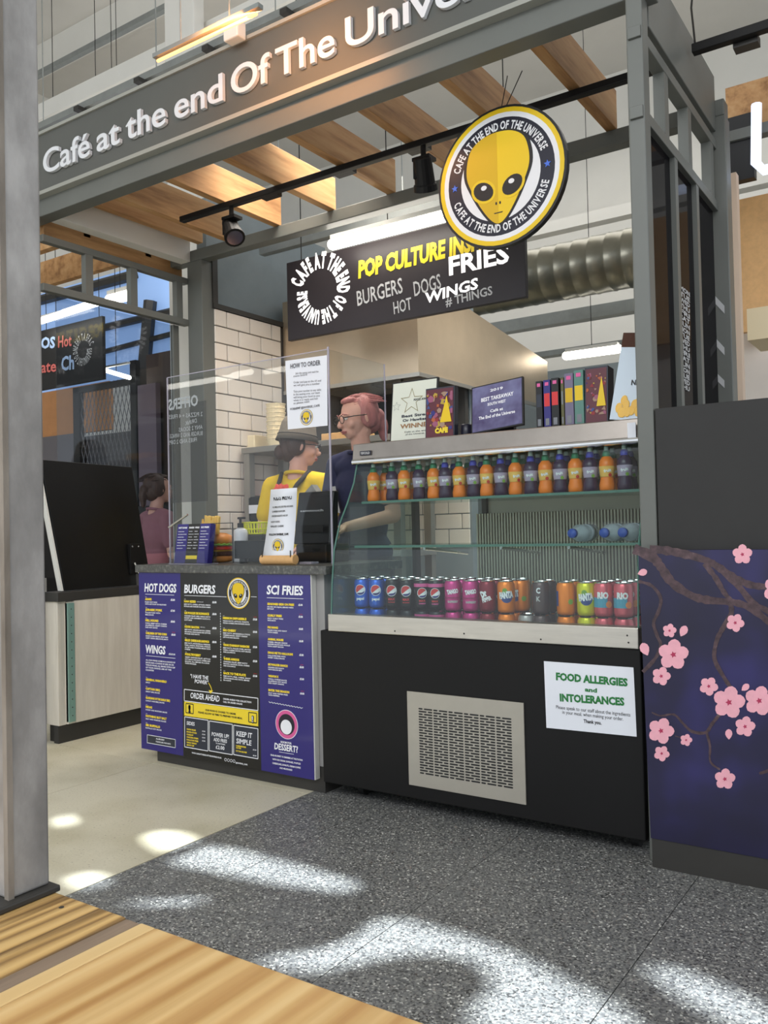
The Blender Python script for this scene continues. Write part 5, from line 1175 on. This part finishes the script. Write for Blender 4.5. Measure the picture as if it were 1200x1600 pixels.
# ================================================================== PEOPLE
def remesh(mb, name, m, parent, vox=.008, sm=4, it_f=.5):
    me = bpy.data.meshes.new('tmp'); me.from_pydata(mb.v, [], mb.f); o = bpy.data.objects.new('tmp', me); C.objects.link(o)
    r = o.modifiers.new('r', 'REMESH'); r.mode = 'VOXEL'; r.voxel_size = vox; r.use_smooth_shade = True
    s = o.modifiers.new('s', 'SMOOTH'); s.factor = it_f; s.iterations = sm
    dg = bpy.context.evaluated_depsgraph_get(); me2 = bpy.data.meshes.new_from_object(o.evaluated_get(dg)); bpy.data.objects.remove(o); bpy.data.meshes.remove(me)
    me2.name = name; me2.materials.clear(); me2.materials.append(M[m] if isinstance(m, str) else m)
    for p in me2.polygons: p.use_smooth = True
    o = bpy.data.objects.new(name, me2); C.objects.link(o); o.parent = parent; return o
def person(label, loc, face, H, arms, tee, hair, hat=False, hy=0, pitch=0, apron=False, vox=.0075):
    """figure facing -Y in its own frame; face = body yaw, hy = head yaw on top; arms = (left, right) joint lists elbow, wrist"""
    P = thing('person', label, 'person', loc); h = H
    J = {}
    Z = lambda z: z*h
    b = MB(); ct_ = MB(); lg = MB()
    def both(mb, a, ra, c, rc): mb.cap(a, ra, c, rc, 14)
    # trunk
    b.ell((0, .0, Z(.52)), .155, .105, .11); b.ell((0, 0, Z(.61)), .125, .09, .12); b.ell((0, 0, Z(.72)), .145, .10, .14); b.ell((0, -.005, Z(.79)), .15, .075, .07)
    ct_.ell((0, .0, Z(.54)), .168, .120, .12); ct_.ell((0, 0, Z(.62)), .142, .108, .13); ct_.ell((0, 0, Z(.72)), .16, .116, .15); ct_.ell((0, -.005, Z(.79)), .165, .088, .072)
    nb, nt2 = V((0, .012, Z(.82))), V((0, -.012, Z(.885)))
    both(b, nb, .052, nt2, .047)
    hands = []
    for s, (el, wr, grip) in zip((-1, 1), arms):
        sh = V((s*.165, 0, Z(.80))); el, wr = V(el), V(wr)
        both(b, sh, .048, el, .036); both(b, el, .036, wr, .024); both(ct_, sh, .06, sh.lerp(el, .68), .055); both(ct_, V((s*.08, 0, Z(.81))), .06, sh, .058); both(b, V((s*.08, 0, Z(.81))), .05, sh, .048)
        d = (wr-el).normalized(); side = d.cross(V((0, 0, 1))).normalized() if abs(d.z) < .95 else V((1, 0, 0)); nrm = side.cross(d)
        pc = wr+d*.045
        b.ell(pc, .036, .016, .048, 14, 10, mtx=Matrix((side, nrm, d)).transposed())
        for f, (off, L, spd) in enumerate(((-.026, .068, -.10), (-.009, .078, -.03), (.009, .074, .04), (.026, .058, .12))):
            k0 = pc+d*.036+side*off; k1 = k0+(d+side*spd).normalized()*L*.45-nrm*.004; k2 = k1+(d+side*spd-nrm*.55*grip).normalized()*L*.33; k3 = k2+(d-nrm*1.2*grip).normalized()*L*.28
            both(b, k0, .0095, k1, .0088); both(b, k1, .0088, k2, .0082); both(b, k2, .0082, k3, .0072)
        th = wr+d*.02-side*s*.028; t1 = th+(d*.6-side*s*.8).normalized()*.035-nrm*.008; t2 = t1+(d*.9-side*s*.3-nrm*.4*grip).normalized()*.03
        both(b, wr+d*.015-side*s*.012, .015, th, .0125); both(b, th, .0125, t1, .011); both(b, t1, .011, t2, .009)
    for s in (-1, 1):
        hp, kn, an = V((s*.085, 0, Z(.50))), V((s*.09, -.01, Z(.28))), V((s*.09, .02, Z(.045)))
        both(b, hp, .078, kn, .052); both(b, kn, .052, an, .034); both(b, an, .035, V((s*.095, -.11, .025)), .024)
        both(lg, hp, .092, kn, .062); both(lg, kn, .062, an+V((0, 0, .02)), .05)
        shoe = MB(); both(shoe, V((s*.09, .03, .045)), .042, V((s*.098, -.12, .035)), .034); remesh(shoe, 'shoe', 'rubber', P, .009, 2)
    lg.ell((0, 0, Z(.51)), .162, .116, .10)
    # head in its own frame
    hc = V((0, -.02, Z(.935))); hm = Matrix.Rotation(hy, 3, 'Z') @ Matrix.Rotation(pitch, 3, 'X')
    def hp_(x, y, z): return hc+hm @ V((x, y, z))
    def he(mb, x, y, z, rx, ry, rz, n=16, m=12, mt=None): mb.ell(hp_(x, y, z), rx, ry, rz, n, m, mtx=hm @ mt if mt else hm)
    he(b, 0, .012, .022, .074, .092, .086); he(b, 0, -.03, -.015, .060, .062, .075); he(b, 0, -.048, -.066, .040, .038, .032); he(b, 0, -.062, -.082, .020, .020, .016)
    both(b, hp_(0, .02, -.05), .05, nt2, .048)
    for s in (-1, 1):
        he(b, s*.036, -.060, -.028, .024, .022, .022); he(b, s*.030, -.078, .018, .024, .012, .010)
        he(b, s*.077, .012, -.008, .008, .018, .030, mt=Matrix.Rotation(s*.25, 3, 'Z'))
    both(b, hp_(0, -.088, .004), .009, hp_(0, -.108, -.026), .012); he(b, 0, -.104, -.030, .017, .013, .010)
    he(b, 0, -.086, -.054, .024, .012, .008); he(b, 0, -.083, -.064, .021, .012, .008)
    body = remesh(b, 'body', 'skin', P, vox*.8, 3, .5)
    remesh(ct_, 'tee_shirt', tee, P, vox, 5); remesh(lg, 'trousers', 'jeans', P, .011, 4)
    nk = MB(); nk.tube([(math.cos(a)*.066, .006+math.sin(a)*.060, Z(.838)-.012*math.sin(-a)) for a in [k*math.pi/10 for k in range(20)]], .010, 8, True); nk.build('collar', tee, None, smooth=True, origin=(0, 0, 0)).parent = P
    def hb(mb, name, m, smooth=True):
        o = mb.build(name, m, None, smooth=smooth, origin=(0, 0, 0)); o.parent = P; return o
    ew, ir, br = MB(), MB(), MB()
    for s in (-1, 1):
        he(ew, s*.031, -.0805, .004, .0125, .010, .0075, 12, 8); he(ir, s*.031, -.0875, .003, .0048, .004, .0048, 10, 6)
        br.tube([hp_(s*x, y, z) for x, y, z in ((.014, -.0925, .022), (.032, -.092, .028), (.050, -.080, .021))], .0028, 6)
    hb(ew, 'eyes', 'eyewhite'); hb(ir, 'irises', 'brownhair'); hb(br, 'eyebrows', hair)
    lp_ = MB(); lp_.tube([hp_(x, y, z) for x, y, z in ((-.024, -.088, -.058), (-.010, -.0985, -.0545), (0, -.1, -.056), (.010, -.0985, -.0545), (.024, -.088, -.058))], .0036, 8); lp_.tube([hp_(x, y, z) for x, y, z in ((-.020, -.088, -.0615), (0, -.098, -.0645), (.020, -.088, -.0615))], .0042, 8); hb(lp_, 'lips', 'lips')
    # glasses
    gl = MB()
    for s in (-1, 1):
        gl.tube([hp_(s*.033+math.cos(a)*.023, -.106+abs(math.cos(a)*.023+s*0)*.12, .002+math.sin(a)*.019) for a in [2*math.pi*k/20 for k in range(20)]], .0021, 6, True)
        gl.tube([hp_(s*.055, -.102, .008), hp_(s*.078, -.06, .008), hp_(s*.083, .01, .004), hp_(s*.080, .03, -.012)], .0024, 6)
    gl.tube([hp_(-.011, -.106, .004), hp_(0, -.109, .007), hp_(.011, -.106, .004)], .0022, 6); g_ = hb(gl, 'glasses', 'specs')
    # hair
    ha = MB()
    he(ha, 0, .030, .034, .079, .088, .080); he(ha, 0, .055, -.03, .064, .058, .062)
    for s in (-1, 1): he(ha, s*.062, .03, .0, .026, .05, .062)
    if not hat:
        he(ha, 0, .112, -.010, .038, .036, .040); he(ha, .0, .125, -.055, .032, .030, .055); he(ha, .0, .122, -.10, .022, .022, .04); he(ha, 0, -.030, .088, .052, .040, .020)
    # keep the face clear
    hh = remesh(ha, 'hair', hair, P, .006, 3)
    for v in hh.data.vertices:
        q = hm.transposed() @ (v.co-hc)
        if q.y < -.045+.35*max(0, q.z-.04) and q.z < .075: q.y = max(q.y, -.045); v.co = hc+hm @ q
    rndh = random.Random(2); lk = MB()
    for k in range(46):
        a = rndh.uniform(-1.25, 1.25); y0 = rndh.uniform(-.02, .03)
        pts = []
        for j in range(7):
            u = j/6; el_ = 1.25-u*1.5; r_ = .088
            pts.append(hp_(math.sin(a)*r_*.9*math.cos(el_*.6)*(1 if not hat else .98), -.02+u*.13+y0, .030+math.cos(a)*.084*math.cos((u-.25)*1.25)))
        lk.tube(pts, [.0015, .0026, .003, .003, .003, .0026, .0014], 5)
    if not hat: hb(lk, 'hair_strands', hair)
    if hat:
        ht = MB(); ht.lathe([(.100, .020), (.113, .004), (.116, .000), (.105, .034), (.098, .06), (.092, .095), (.076, .125), (.045, .140), (.003, .144)], hc+hm @ V((0, .018, .022)), 28, mtx=hm)
        o = hb(ht, 'bucket_hat', 'cap')
        bs = MB(); bs.tube([hc+hm @ V((math.cos(a)*.106, .018+math.sin(a)*.106, .056)) for a in [2*math.pi*k/28 for k in range(28)]], .0025, 6, True); hb(bs, 'hat_seam', 'apron')
        po_ = MB(); he(po_, 0, .10, -.045, .036, .035, .042); remesh(po_, 'hair_bun', hair, P, .006, 2)
    if apron:
        ap = MB(); ap.ell((0, -.012, Z(.69)), .150, .118, .165); ap.ell((0, -.01, Z(.52)), .176, .13, .2); remesh(ap, 'apron', 'apron', P, .010, 5)
        sp = MB()
        for s in (-1, 1): sp.tube([(s*.07, -.10, Z(.77)), (s*.085, -.05, Z(.838)), (s*.085, .03, Z(.843)), (s*.06, .10, Z(.80)), (-s*.02, .125, Z(.72))], .012, 8)
        sp.tube([(-.165, 0, Z(.62)), (-.1, .105, Z(.62)), (.1, .105, Z(.62)), (.165, 0, Z(.62))], .010, 8)
        hb(sp, 'apron_strap', 'apron')
    P.rotation_euler = (0, 0, face); return P
# worker in the hat, seen from behind with the face turned to the right
q = atY(472, 700, 3.50)
p1 = person('person in grey bucket hat, glasses, yellow tee and dark apron turned away', (q.x-.03, 3.50, 0), math.radians(185), 1.56, (((-.215, .03, 1.03), (-.17, -.13, .98), .8), ((.215, .03, 1.03), (.17, -.13, .98), .8)), 'yellowtee', 'brownhair', hat=True, hy=math.radians(-45), pitch=.12, apron=True)
q = atY(556, 665, 3.40)
p2 = person('person with pink tied back hair and round glasses in navy tee looking left', (q.x+.015, 3.42, 0), math.radians(-8), 1.665, (((-.215, -.03, 1.06), (-.17, -.20, .95), .6), ((.22, -.02, 1.07), (.12, -.24, 1.02), .6)), 'navytee', 'pinkhair', hy=math.radians(-20), pitch=.2)
tp = MB(); 
for k in range(5): 
    a = k/4; tp.v += [V((-.055+.02*a, -.118+.002*k, 1.22-a*.13)), V((-.005+.02*a, -.128+.002*k, 1.22-a*.13))]
for k in range(4): tp.f.append((2*k, 2*k+1, 2*k+3, 2*k+2))
o = tp.build('tee_print', 'chalk', None, origin=(0, 0, 0)); o.parent = p2; o.location = (-.045, -.006, -.0)
# seated customer beyond the left glass
q = atY(247, 770, 4.25)
p3 = person('person with auburn hair and dusky pink top sitting beyond the left glass', (q.x-.02, 4.25, -.30), math.radians(165), 1.60, (((-.20, -.02, 1.02), (-.12, -.2, 1.0), .6), ((.20, -.02, 1.02), (.12, -.2, 1.0), .6)), mat('dusky_pink_top', (150, 100, 110), .8), 'brownhair', vox=.011)
for ch in list(p3.children):
    if ch.name.startswith(('trousers', 'shoe', 'glasses')): bpy.data.objects.remove(ch)
p3.location.z = q.z-1.60*.935+.03
# ================================================================== BEYOND THE LEFT GLASS
def pxbox(x0, y0, x1, y1, Y, d, name, m, parent=None, bevel=0, top=True):
    a, b = atY(x0, y1, Y), atY(x1, y0, Y); xa, xb = a.x, b.x; zc_ = atY((x0+x1)/2, y1, Y).z; zt_ = atY((x0+x1)/2, y0, Y).z
    return MB().box(xa, xb, Y, Y+d, zc_, zt_).build(name, m, parent, bevel=bevel, origin=None if parent else (xa, Y, zc_))
struct(MB().box(-8.7, -4.15, 5.95, 6.05, 0, 1.90).build('wall_neighbour', 'dark'))
w1 = struct(pxbox(30, 430, 300, 606, 5.9, .02, 'window_1', 'sky'))
for i, (x0, y0, x1, y1, wd) in enumerate(((150, 515, 275, 485, .07), (150, 553, 275, 520, .05), (235, 470, 222, 610, .12), (276, 470, 270, 610, .04), (60, 470, 210, 430, .10))):
    A, B = atY(x0, y0, 5.84), atY(x1, y1, 5.84); MB().bar(A, B, wd*.55, 6).build('window_bar', 'kick', w1)
t = thing('neighbour_signboard', 'black hanging board with red and blue dessert lettering beyond the left glass', 'sign', tuple(atY(60, 610, 4.5)))
a = atY(40, 615, 4.5); b = atY(161, 592, 4.5); zt = atY(161, 493, 4.5).z
MB().box(a.x, b.x, 4.5, 4.53, b.z, zt).build('board', 'prblack', t)
mb = MB(); wpx(mb, 'CHURROS', 10, 605-58, 86, 543, .095, 4.497, bold=.04); mb.build('blue_lettering', mat('pale_blue_letters', (170, 196, 232), .4), t)
mb = MB(); wpx(mb, 'Hot', 91, 543, 112, 540, .10, 4.497, bold=.02); wpx(mb, 'Chocolate', 10, 588, 88, 580, .10, 4.497, bold=.02); mb.build('red_lettering', mat('coral_letters', (216, 110, 104), .4), t)
mb = MB(); wpx(mb, 'Ch', 96, 579, 116, 576, .12, 4.497, bold=.03); mb.build('blue_lettering', mat('pale_blue_letters', (170, 196, 232), .4), t)
mb = MB(); rc0 = atY(130, 548, 4.497)
ringtext(mb, 'CAFE AT THE END OF THE UNIVERSE', rc0, .125, .062, 75, -275, r1=.085, bold=.03, wf=1.0)  # café sign's reflection in the glass, painted onto the board
for p_ in mb.v: pass
mb.build('ring_lettering', 'chalk', t)
for x in (a.x+.3, b.x-.05): MB().bar((x, 4.51, zt), (x, 4.51, 6.2), .003, 6).build('hanging_wire', 'rubber', t)
batten('long tube light above the black sign beyond the left glass', atY(30, 512, 4.3), atY(150, 473, 4.3), .03)
batten('short bright tube light seen through the left transom', atY(172, 468, 4.9), atY(204, 461, 4.9), .045)
batten('small tube light over the wire mesh panel', atY(162, 578, 4.75), atY(202, 590, 4.75), .018)
t = thing('mesh_screen', 'expanded metal mesh screen in dark frame beyond the left glass', 'screen', tuple(atY(165, 735, 4.95)))
a = atY(128, 735, 4.95); b = atY(206, 600, 4.95); z1_ = b.z; z0_ = a.z-.5; mm = MB(); s = .055; n = int((b.x-a.x)/s)+1
for i in range(-1, n+1):
    for j in range(int((z1_-z0_)/.085)+1):
        x = a.x+i*s+(s/2 if j % 2 else 0); z = z0_+j*.085
        if x < a.x-.01 or x > b.x: continue
        for dx in (-s/2, s/2): mm.bar((x, 4.95, z), (x+dx, 4.95, z+.085), .0035, 4)
stuff(mm.build('mesh_strand', mat('mesh_metal', (120, 120, 124), .5, metal=.3), t))
MB().box(a.x-.09, a.x, 4.93, 4.98, 0, z1_+.05).build('post', 'prblack', t); MB().box(b.x, b.x+.075, 4.93, 4.98, 0, z1_+.2).build('post', 'prblack', t); MB().box(a.x-.09, b.x+.07, 4.93, 4.98, z1_, z1_+.05).build('rail', 'prblack', t)
tag(pxbox(60, 605, 170, 678, 5.3, .05, 'wall_panel', 'orange_l'), 'tan orange panel behind the wire mesh', 'panel')
tag(pxbox(60, 680, 125, 760, 5.25, .05, 'cupboard', mat('grey_cupboard', (110, 106, 110), .6)), 'grey cupboard front below the tan panel', 'cupboard')
tag(pxbox(128, 678, 205, 760, 5.35, .05, 'work_surface', mat('dim_steel', (92, 92, 96), .5)), 'dim steel back panel behind the wire mesh', 'panel')
tag(pxbox(218, 600, 243, 800, 4.8, .05, 'wall_panel', mat('mauve_panel', (112, 98, 108), .6)), 'narrow mauve panel right of the wire mesh', 'panel')
tag(pxbox(237, 548, 290, 1085, 4.9, .3, 'tall_cabinet', mat('dark_brown', (66, 52, 46), .6)), 'tall dark brown cabinet beyond the left glass', 'cabinet')
tag(pxbox(60, 800, 285, 905, 4.55, .3, 'low_counter', 'dark'), 'low dark counter beyond the left glass', 'counter')
tag(pxbox(212, 790, 262, 806, 4.53, .02, 'counter_rail', 'prblack'), 'black rail along the low dark counter', 'rail')
# ================================================================== RIGHT SIDE
cpn = thing('upstand_panel', 'charcoal upstand panel behind the cherry blossom counter', 'panel', (-.75, 2.66, .9))
MB().box(-.748, 1.0, 2.56, 2.60, .0, 1.345).build('panel', 'charcoal', cpn, bevel=.002)
YC2 = 2.512
cp = thing('blossom_counter', 'indigo counter panel printed with pink cherry blossom branches', 'counter', (-.79, YC2, 0))
MB().prism([(-.782, YC2, .085), (1.0, YC2, .085), (1.0, YC2, .925), (-.795, YC2, .925)], (0, .045, 0)).build('printed_panel', 'indigo', cp)
MB().box(-.780, 1.0, YC2+.004, YC2+.045, 0, .085).build('plinth', 'kick', cp)
def cc(x, y): return atY(980+x*.35, 840+y*.35, YC2)
def ribbon(pts, r, e):
    P = []; K = len(pts)
    for i in range(K-1):
        p0_, p1_, p2_, p3_ = pts[max(i-1, 0)], pts[i], pts[i+1], pts[min(i+2, K-1)]
        for j in range(5):
            u = j/5; f = lambda a, b, c, d: .5*((2*b)+(c-a)*u+(2*a-5*b+4*c-d)*u*u+(3*b-a-3*c+d)*u**3)
            P.append((f(p0_[0], p1_[0], p2_[0], p3_[0]), f(p0_[1], p1_[1], p2_[1], p3_[1])))
    P.append(pts[-1]); mb = MB(); n = len(P); rr = random.Random(len(pts)*7+int(r[0]*3))
    for i, (x, y) in enumerate(P):
        a = P[max(i-1, 0)]; b = P[min(i+1, n-1)]; dx, dy = b[0]-a[0], b[1]-a[1]; L = math.hypot(dx, dy) or 1
        w_ = (r[0]+(r[1]-r[0])*i/(n-1))*rr.uniform(.8, 1.2); nx, ny = -dy/L*w_, dx/L*w_
        for s in (1, -1): q = cc(x+nx*s, y+ny*s); q.y -= e; mb.v.append(q)
    for i in range(n-1): mb.f.append((2*i, 2*i+1, 2*i+3, 2*i+2))
    return mb
BR = [([(30, 50), (110, 85), (150, 130), (200, 200), (290, 260), (370, 280), (480, 290), (560, 320), (660, 400)], (22, 15)), ([(100, 50), (200, 62), (300, 85), (370, 110), (420, 140), (500, 190), (570, 215), (700, 225), (1000, 260)], (20, 13)),
      ([(345, 115), (395, 180), (430, 240), (470, 290)], (12, 10)), ([(420, 140), (500, 220), (560, 290), (629, 330), (720, 420)], (15, 10)), ([(50, 195), (110, 215), (150, 270), (140, 330), (118, 380), (135, 440), (150, 480), (125, 540), (70, 600)], (7, 8)),
      ([(460, 290), (465, 340), (430, 400), (400, 460), (390, 540), (430, 620), (470, 680)], (12, 8)), ([(420, 780), (380, 830), (350, 870), (290, 865), (250, 830), (210, 790), (150, 795), (110, 780)], (9, 3)), ([(355, 870), (370, 930), (372, 1000), (415, 1035)], (6, 4)), ([(280, 905), (215, 885)], (4, 2)), ([(590, 1052), (629, 1040), (760, 980)], (5, 8))]
for i, (p_, r_) in enumerate(BR): ribbon(p_, r_, .0006+.0001*i).build('branch', 'branch', cp)
def petal_shape(cx, cy, r, ang, L=1.0, wd=.46):
    out = []
    for t_, s in ((0, .10), (.25, .8), (.5, 1.15), (.75, 1.05), (.92, .6), (1, 0), (.92, -.6), (.75, -1.05), (.5, -1.15), (.25, -.8), (0, -.10)):
        x = t_*r*L; y = s*r*wd*.72; out.append((cx+x*math.cos(ang)-y*math.sin(ang), cy+x*math.sin(ang)+y*math.cos(ang)))
    return out
FLW = [(207, 522, 70, .1), (455, 735, 74, .2), (590, 728, 68, .25), (152, 862, 60, .35), (190, 415, 32, .2), (153, 618, 43, .3), (365, 663, 43, .5), (483, 380, 42, .45), (527, 843, 47, .2), (264, 903, 28, .3), (155, 963, 36, .5), (437, 1077, 48, .1), (515, 75, 46, .0), (668, 232, 62, .4), (760, 600, 60, .1), (850, 880, 46, .2)]
def flat(pts, e): 
    mb = MB(); P = [cc(x, y)-V((0, e, 0)) for x, y in pts]; mb.prism(P, (0, -.0002, 0)); return mb
for x, y, r, a0 in FLW:
    fl_ = MB()
    for k in range(5): fl_.add(flat(petal_shape(x, y, r, a0-math.pi/2+k*2*math.pi/5, 1, .50), .0018+.00004*k))
    f_ = fl_.build('blossom', 'petal', cp)
    c_ = MB(); c_.add(flat([(x+math.cos(k*math.pi/5)*r*(.22 if k % 2 else .11), y+math.sin(k*math.pi/5)*r*(.22 if k % 2 else .11)) for k in range(10)], .0023))
    c_.build('blossom_centre', 'petaldeep', f_)
for x, y, r, a in ((48, 162, 44, -.3), (240, 440, 52, -1.1), (92, 525, 60, -2.0), (512, 682, 42, -.7), (455, 900, 46, -1.6)): flat(petal_shape(x, y, r, a, 1, .42), .0018).build('fallen_petal', 'petal', cp)
# neighbour stall to the right
nr = thing('neighbour_stall', 'neighbouring stall with timber rafters and tan wall at the right edge', 'stall', (-.5, 3.9, 0))
for x in (-.47, -.10, .27): MB().box(x, x+.05, 2.7, 4.4, 2.85, 3.02).build('joist', 'joist', nr)
pxbox(1148, 280, 1450, 500, 4.4, .04, 'tan_board', 'bamboo', nr); pxbox(1134, 92, 1450, 165, 4.2, .08, 'joist', 'joist', nr)
pxbox(1130, 165, 1450, 182, 4.1, .06, 'cross_beam', 'frame', nr); pxbox(1134, 180, 1176, 282, 4.12, .05, 'dark_board', 'prblack', nr)
pxbox(1138, 270, 1150, 640, 3.8, .05, 'pale_post', mat('pale_wood', (214, 190, 168), .6), nr); pxbox(1146, 480, 1450, 700, 4.6, .04, 'pale_tiles', 'tile', nr)
pxbox(1168, 478, 1230, 528, 4.0, .3, 'wall_box', 'cream', nr)
a = atY(1174, 274, 4.0); b = atY(1260, 178, 4.0)
tb = [(a.x+.03, 4.0, b.z+.1), (a.x+.02, 4.0, a.z+.05), (a.x+.05, 4.0, a.z+.01), (b.x, 4.0, a.z+.01)]
MB().tube(tb, .022, 8).build('neon_outline', 'neon', nr, smooth=True)
t = thing('side_track', 'short black lighting track at the top right of the picture', 'track', tuple(atY(1082, 80, 3.1)))
A, B = atY(1082, 78, 3.1), atY(1230, 38, 3.1); MB().box(A.x, B.x, 3.085, 3.12, A.z-.016, A.z+.016).build('track_rail', 'black', t, bevel=.003)
MB().box(A.x+.13, A.x+.21, 3.12, 3.17, A.z-.03, A.z).build('bracket', 'kick', t)
MB().tube([A+V((.01, 0, .01)), A+V((0, .0, .15)), A+V((.03, 0, .4))], .004, 6).build('cable', 'kick', t)
# reflection painted onto the side glass as rows of white lettering
gs = thing('lettering_reflection', 'painted reflection of narrow white lettering on the dark side glass', 'lettering', (-.782, 2.95, 1.5))
mb = MB()
for i, yy in enumerate(range(452, 612, 9)):
    A, B = atX(1062, yy, -.7725), atX(1077, yy+9, -.7725); word(mb, ('MON', 'TUE', 'WED', 'THU', 'FRI', 'SAT', 'SUN')[i % 7], A, (A.x, B.y, A.z), .016, n=(1, 0, 0), bold=.04)
mb.build('lettering', 'chalk', gs)
for yy in (462, 527, 580): 
    A, B = atY(1117, yy, 3.505), atY(1132, yy+28, 3.505); MB().prism([(A.x, 3.508, A.z), (B.x, 3.508, A.z-.045), (B.x, 3.508, B.z), (A.x, 3.508, B.z+.045)] if yy < 570 else [(A.x, 3.508, A.z), (B.x, 3.508, A.z-.04), (B.x, 3.508, A.z-.07), (A.x, 3.508, A.z-.03)], (0, -.001, 0)).build('white_patch', 'chalk', gs)
# ================================================================== TABLE AND STEEL COLUMN
TZ = .78; TE = atZ(300, 1469, TZ).y
tb_ = thing('wooden_table', 'honey pine plank table in the near foreground', 'table', (-.2, -.1, 0))
j0 = atZ(210, 1446, TZ).x; 
def plank(x0, x1, m, z=TZ, name='plank'): return MB().box(x0, x1, -.9, TE, z-.04, z).build(name, m, tb_, bevel=.0012)
plank(-.86, j0-.236, 'tabletop'); plank(j0-.2355, j0-.0125, 'tabledark'); plank(j0-.0125, j0, 'tablejoint', TZ-.0006, 'filler_strip')
plank(j0+.0003, j0+.0125, 'tablelight', name='edge_strip'); plank(j0+.0125, j0+.26, 'tabletop'); plank(j0+.2605, j0+.52, 'tabletop'); plank(j0+.5205, j0+.78, 'tabletop')
MB().box(-.8, .5, -.85, TE-.05, TZ-.10, TZ-.04).build('apron_frame', 'rawsteel', tb_)
for x in (-.78, .42):
    for y in (-.80, TE-.12): MB().box(x, x+.06, y, y+.06, 0, TZ-.1).build('leg', 'rawsteel', tb_)
q0, q1 = atZ(12, 1403, TZ+.005), atZ(80, 1379, TZ+.005)
cl = thing('steel_column', 'raw mill steel box column standing on the table corner', 'column', (q0.x-.03, q1.y, TZ))
xr = (q0.x+q1.x)/2
MB().box(xr-.08, xr, q0.y, q1.y, TZ+.004, 4.6).build('column_shaft', 'rawsteel', cl, bevel=.0015)
MB().box(xr-.0035, xr+.0008, q0.y-.0008, q0.y+.003, TZ+.004, 4.6).build('corner_weld', 'rust', cl)
MB().box(xr-.09, xr+.007, q0.y-.012, TE+.0025, TZ, TZ+.004).build('base_plate', 'kick', cl, bevel=.001)
MB().ell((xr+.028, TE-.012, TZ), .0017, .0017, .0006, 8, 5).build('nail_head', 'kick', tb_)
